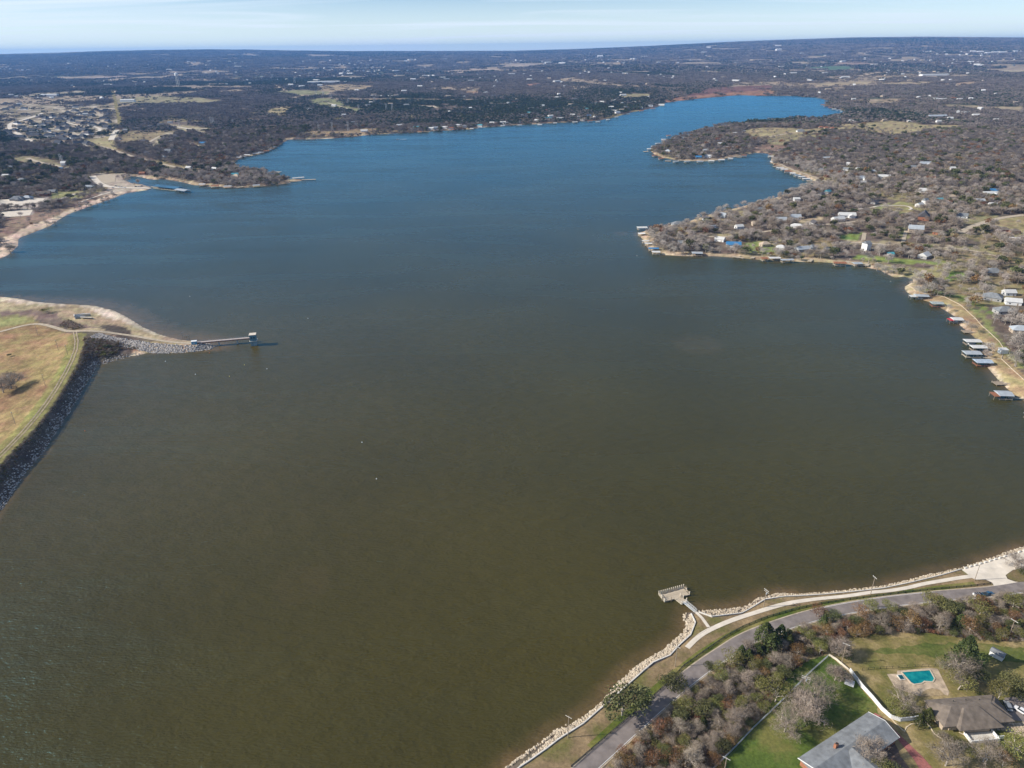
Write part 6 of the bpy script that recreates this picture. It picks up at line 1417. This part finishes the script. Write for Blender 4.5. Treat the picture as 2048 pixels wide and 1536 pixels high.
MIDP = [mid_tree('bare', 1, 420, 1.5, .17, twig), mid_tree('bare', 2, 420, 1.5, .17, twig), mid_tree('bare', 3, 480, 1.4, .17, twig), mid_tree('bare', 4, 400, 1.6, .17, pale),
        mid_tree('oak', 5, 420, .95, 0, oakm), mid_tree('oak', 6, 420, .95, 0, oakm), mid_tree('rust', 7, 260, .8, 0, rustm), mid_tree('bare', 8, 300, 1.3, .16, twigfar), mid_tree('bare', 9, 360, 1.5, .18, twigfar)]
def grove(seed, R_, ntr, per, s, m, h=8, mix=None, mixm=None):
    nr_ = np.random.default_rng(seed); VV = []; FF = []; mi = []; k = 0
    for i in range(ntr):
        a = nr_.uniform(0, 6.283); r = R_*math.sqrt(nr_.random()); hh = h*nr_.uniform(.7, 1.15); cr = nr_.uniform(3.6, 5.4)*h/8
        P, D = crown_pts(hh, cr, per, nr_, hollow=.6, lobes=5); P[:, :2] += (r*math.cos(a), r*math.sin(a)); V, F = leaves(P, nr_, s); VV.append(V); FF.append(F+k); k += len(V); mi += [1 if (mix and nr_.random() < mix) else 0]*len(F)
    me = mesh_np('grove', np.vstack(VV), np.vstack(FF), m)
    if mixm: me.materials.append(mixm); me.polygons.foreach_set('material_index', np.array(mi, np.int32))
    return me
GRV = [grove(11, 16, 9, 34, 1.9, twigfar), grove(12, 16, 9, 34, 1.9, twigfar, mix=.15, mixm=cedfar), grove(13, 16, 9, 34, 1.9, twigfar, mix=.3, mixm=cedfar), grove(14, 16, 10, 34, 1.9, cedfar, mix=.25, mixm=twigfar), grove(15, 16, 10, 34, 1.9, cedfar)]
PAT_ = [grove(21, 55, 26, 12, 6.5, twigfar, h=11), grove(22, 55, 26, 12, 6.5, twigfar, h=11, mix=.3, mixm=cedfar), grove(23, 55, 26, 12, 6.5, cedfar, h=11, mix=.3, mixm=twigfar)]
SUBP = atm([(0,214),(60,208),(235,210),(236,262),(232,292),(180,296),(120,292),(60,292),(30,278),(0,270)])
HX = np.array(HOUSES)
RDS = [o for o in bpy.data.objects if o.type == 'MESH' and o.get('kind') == 'structure' and o.name.split('.')[0] in ('loop_road','shore_road','hill_road','suburb_street','woods_road','marina_road','parking_access','headland_lane','gravel_road','driveway','beach_lane','cove_lane','meadow_road','cut_line','car_park','boat_yard','gravel_track','diagonal_track','far_road')]
# occupancy raster: 4 m cells for the middle distance
gx0, gy0, cell = -3200, 100, 4.0; nxr, nyr = 1650, 1400
OCC = np.zeros((nyr, nxr), bool)
def mark(x, y, r):
    i0_, i1 = int((x-r-gx0)/cell), int((x+r-gx0)/cell)+1; j0, j1 = int((y-r-gy0)/cell), int((y+r-gy0)/cell)+1
    if i1 < 0 or j1 < 0 or i0_ >= nxr or j0 >= nyr: return
    OCC[max(j0, 0):j1, max(i0_, 0):i1] = True
for x, y, r in HOUSES:
    d = math.hypot(x, y); mark(x, y, r*.75+1.5)      # an open yard on the near side
    for q_ in ((5, 12, 20, 30) if d > 1500 else (4, 10)): mark(x-x/d*(r+q_), y-y/d*(r+q_), r*.5+1)
for o in RDS:
    co = np.array([v.co[:] for v in o.data.vertices])
    for p in co:
        mark(p[0], p[1], 4.5); d = math.hypot(p[0], p[1])
        if d > 1400:
            for q_ in (8, 16, 26): mark(p[0]-p[0]/d*q_, p[1]-p[1]/d*q_, 4)
def free(X, Y):
    i = ((X-gx0)/cell).astype(int); j = ((Y-gy0)/cell).astype(int); k = (i >= 0) & (i < nxr) & (j >= 0) & (j < nyr); r = np.ones(len(X), bool); r[k] = ~OCC[j[k], i[k]]; return r
NOT = [P for P, c in GP]+[atm(p) for p, _, _ in BEACH]
def candidates(r1, r2, per_m2, azm=R(41), margin=10, jit=1.0, clear=True):
    area = (r2*r2-r1*r1)*azm; n = int(area/per_m2); r = np.sqrt(rng.uniform(r1*r1, r2*r2, n)); a = rng.uniform(-azm, azm, n); X = r*np.sin(a); Y = r*np.cos(a)
    # coarse rejection by the sheet's own distance field
    ai = np.clip(((a-azs[0])/(azs[1]-azs[0])).round().astype(int), 0, na-1); yy = np.clip(np.searchsorted(rr, np.hypot(X, Y+20)), 0, nr-1); S = GS.reshape(nr, na)[yy, ai]
    k = S > margin; X, Y, S = X[k], Y[k], S[k]
    if r1 < 2700: k = S > 6+8*fbm(X, Y, 60, 8); X, Y = X[k], Y[k]
    rj = np.hypot(X, Y); X2 = X+(fbm(X, Y, 60, 41)-.5)*np.clip(rj*.022, 4, 70); Y2 = Y+(fbm(X, Y, 60, 43)-.5)*np.clip(rj*.025, 4, 80)
    bad = np.zeros(len(X), bool)
    for P in NOT:
        lo_, hi_ = P.min(0), P.max(0); q = np.where((X2 > lo_[0]) & (X2 < hi_[0]) & (Y2 > lo_[1]) & (Y2 < hi_[1]))[0]
        if len(q): bad[q] |= inpoly(X2[q], Y2[q], P)
    bad &= rng.random(len(X)) > .05
    k = ~bad; return X[k], Y[k]
# middle distance: single trees
X, Y = candidates(400, 2500, 33, margin=7)
k = free(X, Y) & ((Y > 560) & (X > 0) | (Y > 900) | (X > 280) & (Y > 330)); SH_ = np.zeros(0); X, Y = X[k], Y[k]
dn = fbm(X, Y, 90, 51); R_ = np.hypot(X, Y)
open_ = fbm(X, Y, 45, 55)
sub = inpoly(X, Y, SUBP)            # the suburb stands in thinner trees
k = (open_ < np.where(R_ < 1250, .535, .66)) | (rng.random(len(X)) < .14); k &= ~sub | (rng.random(len(X)) < .45)
X, Y = X[k], Y[k]; R_ = np.hypot(X, Y); n = len(X)
ty = rng.random(n); gr = fbm(X, Y, 220, 61); far_ = rng.random(n) < np.clip((R_-1150)/1000, 0, .85)
idx = np.where(far_, rng.integers(7, 9, n), rng.integers(0, 4, n)); idx = np.where((ty < .07) | (gr > .66) & (ty < .45), rng.integers(4, 6, n), idx); sdm = np.full(n, 999.); q_ = R_ < 1700; sdm[q_] = sdist(X[q_], Y[q_]); idx = np.where((sdm < 70) & (rng.random(n) < .75), 3, idx); idx = np.where((R_ < 1500) & (rng.random(n) < .22) & (idx < 3), 3, idx); idx = np.where(ty > .965, 6, idx)
S_ = .65+.95*rng.random(n)**1.5; print('mid trees', n)
scatter('woodland', 'mixed grey leafless and evergreen woods round the far side of the lake', MIDP, X, Y, S_, idx=idx, zs=rng.uniform(.75, 1.15, n))
X, Y = candidates(2500, 7200, 430, margin=14); k = free(X, Y); X, Y = X[k], Y[k]
o1 = fbm(X, Y*.7, 230, 71); R_ = np.hypot(X, Y); k = (o1 < .71) & ((fbm(X, Y*.55, 420, 12) < .62) | (R_ < 3600)) | (rng.random(len(X)) < .12); k &= ~inpoly(X, Y, SUBP) | (rng.random(len(X)) < .25); X, Y = X[k], Y[k]; n = len(X); print('groves', n)
gr = fbm(X, Y*.6, 800, 81); ev = np.clip((gr-.38)/.25, 0, 1)*np.where(X > 1400, .35, 1.0); lv = np.clip((ev*5+rng.normal(0, .8, n)).astype(int), 0, 4)
scatter('woodland', 'rolling woods of bare trees and cedars beyond the lake', GRV, X, Y, rng.uniform(.75, 1.2, n), idx=lv, zs=rng.uniform(.8, 1.2, n))
X, Y = candidates(7200, 19500, 8200, margin=30); o1 = fbm(X, Y*.55, 420, 12); k = (o1 < .62); X, Y = X[k], Y[k]; n = len(X); print('patches', n)
gr = fbm(X, Y*.6, 2400, 95); lv = np.clip(((gr-.3)*6+rng.normal(0, .7, n)).astype(int), 0, 2)
scatter('woodland', 'distant blue woods reaching the skyline', PAT_, X, Y, rng.uniform(.8, 1.3, n)*np.clip(np.hypot(X, Y)/9000, 1, 1.6), idx=lv)
# dam slope brush, near undergrowth
k = (DD < 34) & (S > 3.5) if False else None
PX = rng.uniform(-520, -160, 260000); PY = rng.uniform(180, 640, 260000); S2 = sdist(PX, PY); D2 = dline(PX, PY, DAM); cx = np.interp(PY, DAM[::-1, 1], DAM[::-1, 0])
k = (S2 > 3.6) & (D2 > 4.5) & (D2 < 30) & (PX > cx) & (PY < DAM[0, 1]-9) & (dline(PX, PY, GRO) > 12) & (rng.random(len(PX)) < .85*np.clip((S2-3)/4, .15, 1)); X, Y, SS_ = PX[k], PY[k], S2[k]; n = len(X); print('brush', n)
BR = [mid_tree('bare', 31, 240, 1.5, .16, twig), mid_tree('bare', 32, 240, 1.5, .16, twigfar), mid_tree('rust', 33, 200, .7, 0, rustm), mid_tree('oak', 34, 200, .8, 0, olivem)]
scatter('brush', 'dense dark leafless brush covering the shaded face of the dam', BR, X, Y, rng.uniform(.16, .34, n)*np.clip(SS_/13, .35, 1), idx=rng.choice(4, n, p=[.45, .30, .17, .08]), dz=-.25)
CX = rng.uniform(lo[0], hi[0], 16000); CY = rng.uniform(lo[1], hi[1], 16000); ok = inpoly(CX, CY, TP) & (road_d(CX, CY) > 5); CX, CY = CX[ok][:4200], CY[ok][:4200]; n = len(CX)
scatter('undergrowth', 'low grey and tan brush between the trees of the roadside thicket', BR, CX, CY, rng.uniform(.14, .34, n), idx=rng.choice(4, n, p=[.60, .06, .16, .18]), dz=-.2)
# rough strips: spit scrub, meadow tufts
PX = rng.uniform(-420, -150, 60000); PY = rng.uniform(470, 760, 60000); kk = np.zeros(len(PX), bool)
for poly in ([(55,618),(110,630),(150,645),(175,656),(150,660),(90,646),(50,632),(0,627),(0,619)], [(205,684),(245,688),(280,698),(250,700),(210,696)], [(168,682),(190,684),(196,712),(185,725),(174,716)]): kk |= inpoly(PX, PY, atm(poly))
X, Y = PX[kk][:1300], PY[kk][:1300]; n = len(X)
scatter('scrub', 'low brown scrub on the spit and beside the causeway', BR, X, Y, rng.uniform(.10, .24, n), idx=rng.choice(4, n, p=[.5, .2, .2, .1]), dz=-.15)
X, Y = candidates(2900, 13000, 95000, margin=60); k = (fbm(X, Y, 900, 33) > .5) | (rng.random(len(X)) < .2); X, Y = X[k], Y[k]
bs = []
for i_, (wd, d, h, rh, m_) in enumerate(((22, 12, 5, 3, metalw), (30, 13, 4, 3, tanwall), (18, 12, 5, 3, white), (24, 14, 4, 4, shing), (60, 22, 7, 3, metalw))):
    b = MB(); wall_geo(b, wd, d, h); roof_geo(b, wd, d, h, rh, .5, 'gable'); bs.append(b.mesh('roof_kind', m_))
n = len(X); print('roofs', n); scatter('distant_rooftops', 'scattered pale rooftops of far settlements', bs, X, Y, rng.uniform(.9, 1.3, n)*np.clip(np.hypot(X, Y)/9000, .75, 1.6), idx=rng.choice(5, n, p=[.3, .22, .3, .1, .08]), dz=5)
for o in COL.objects:                       # keep every label within sixteen words
    lb = o.get('label')
    if lb:
        wds = lb.split()
        if len(wds) > 16: o['label'] = ' '.join(wds[:16]).rstrip(',')
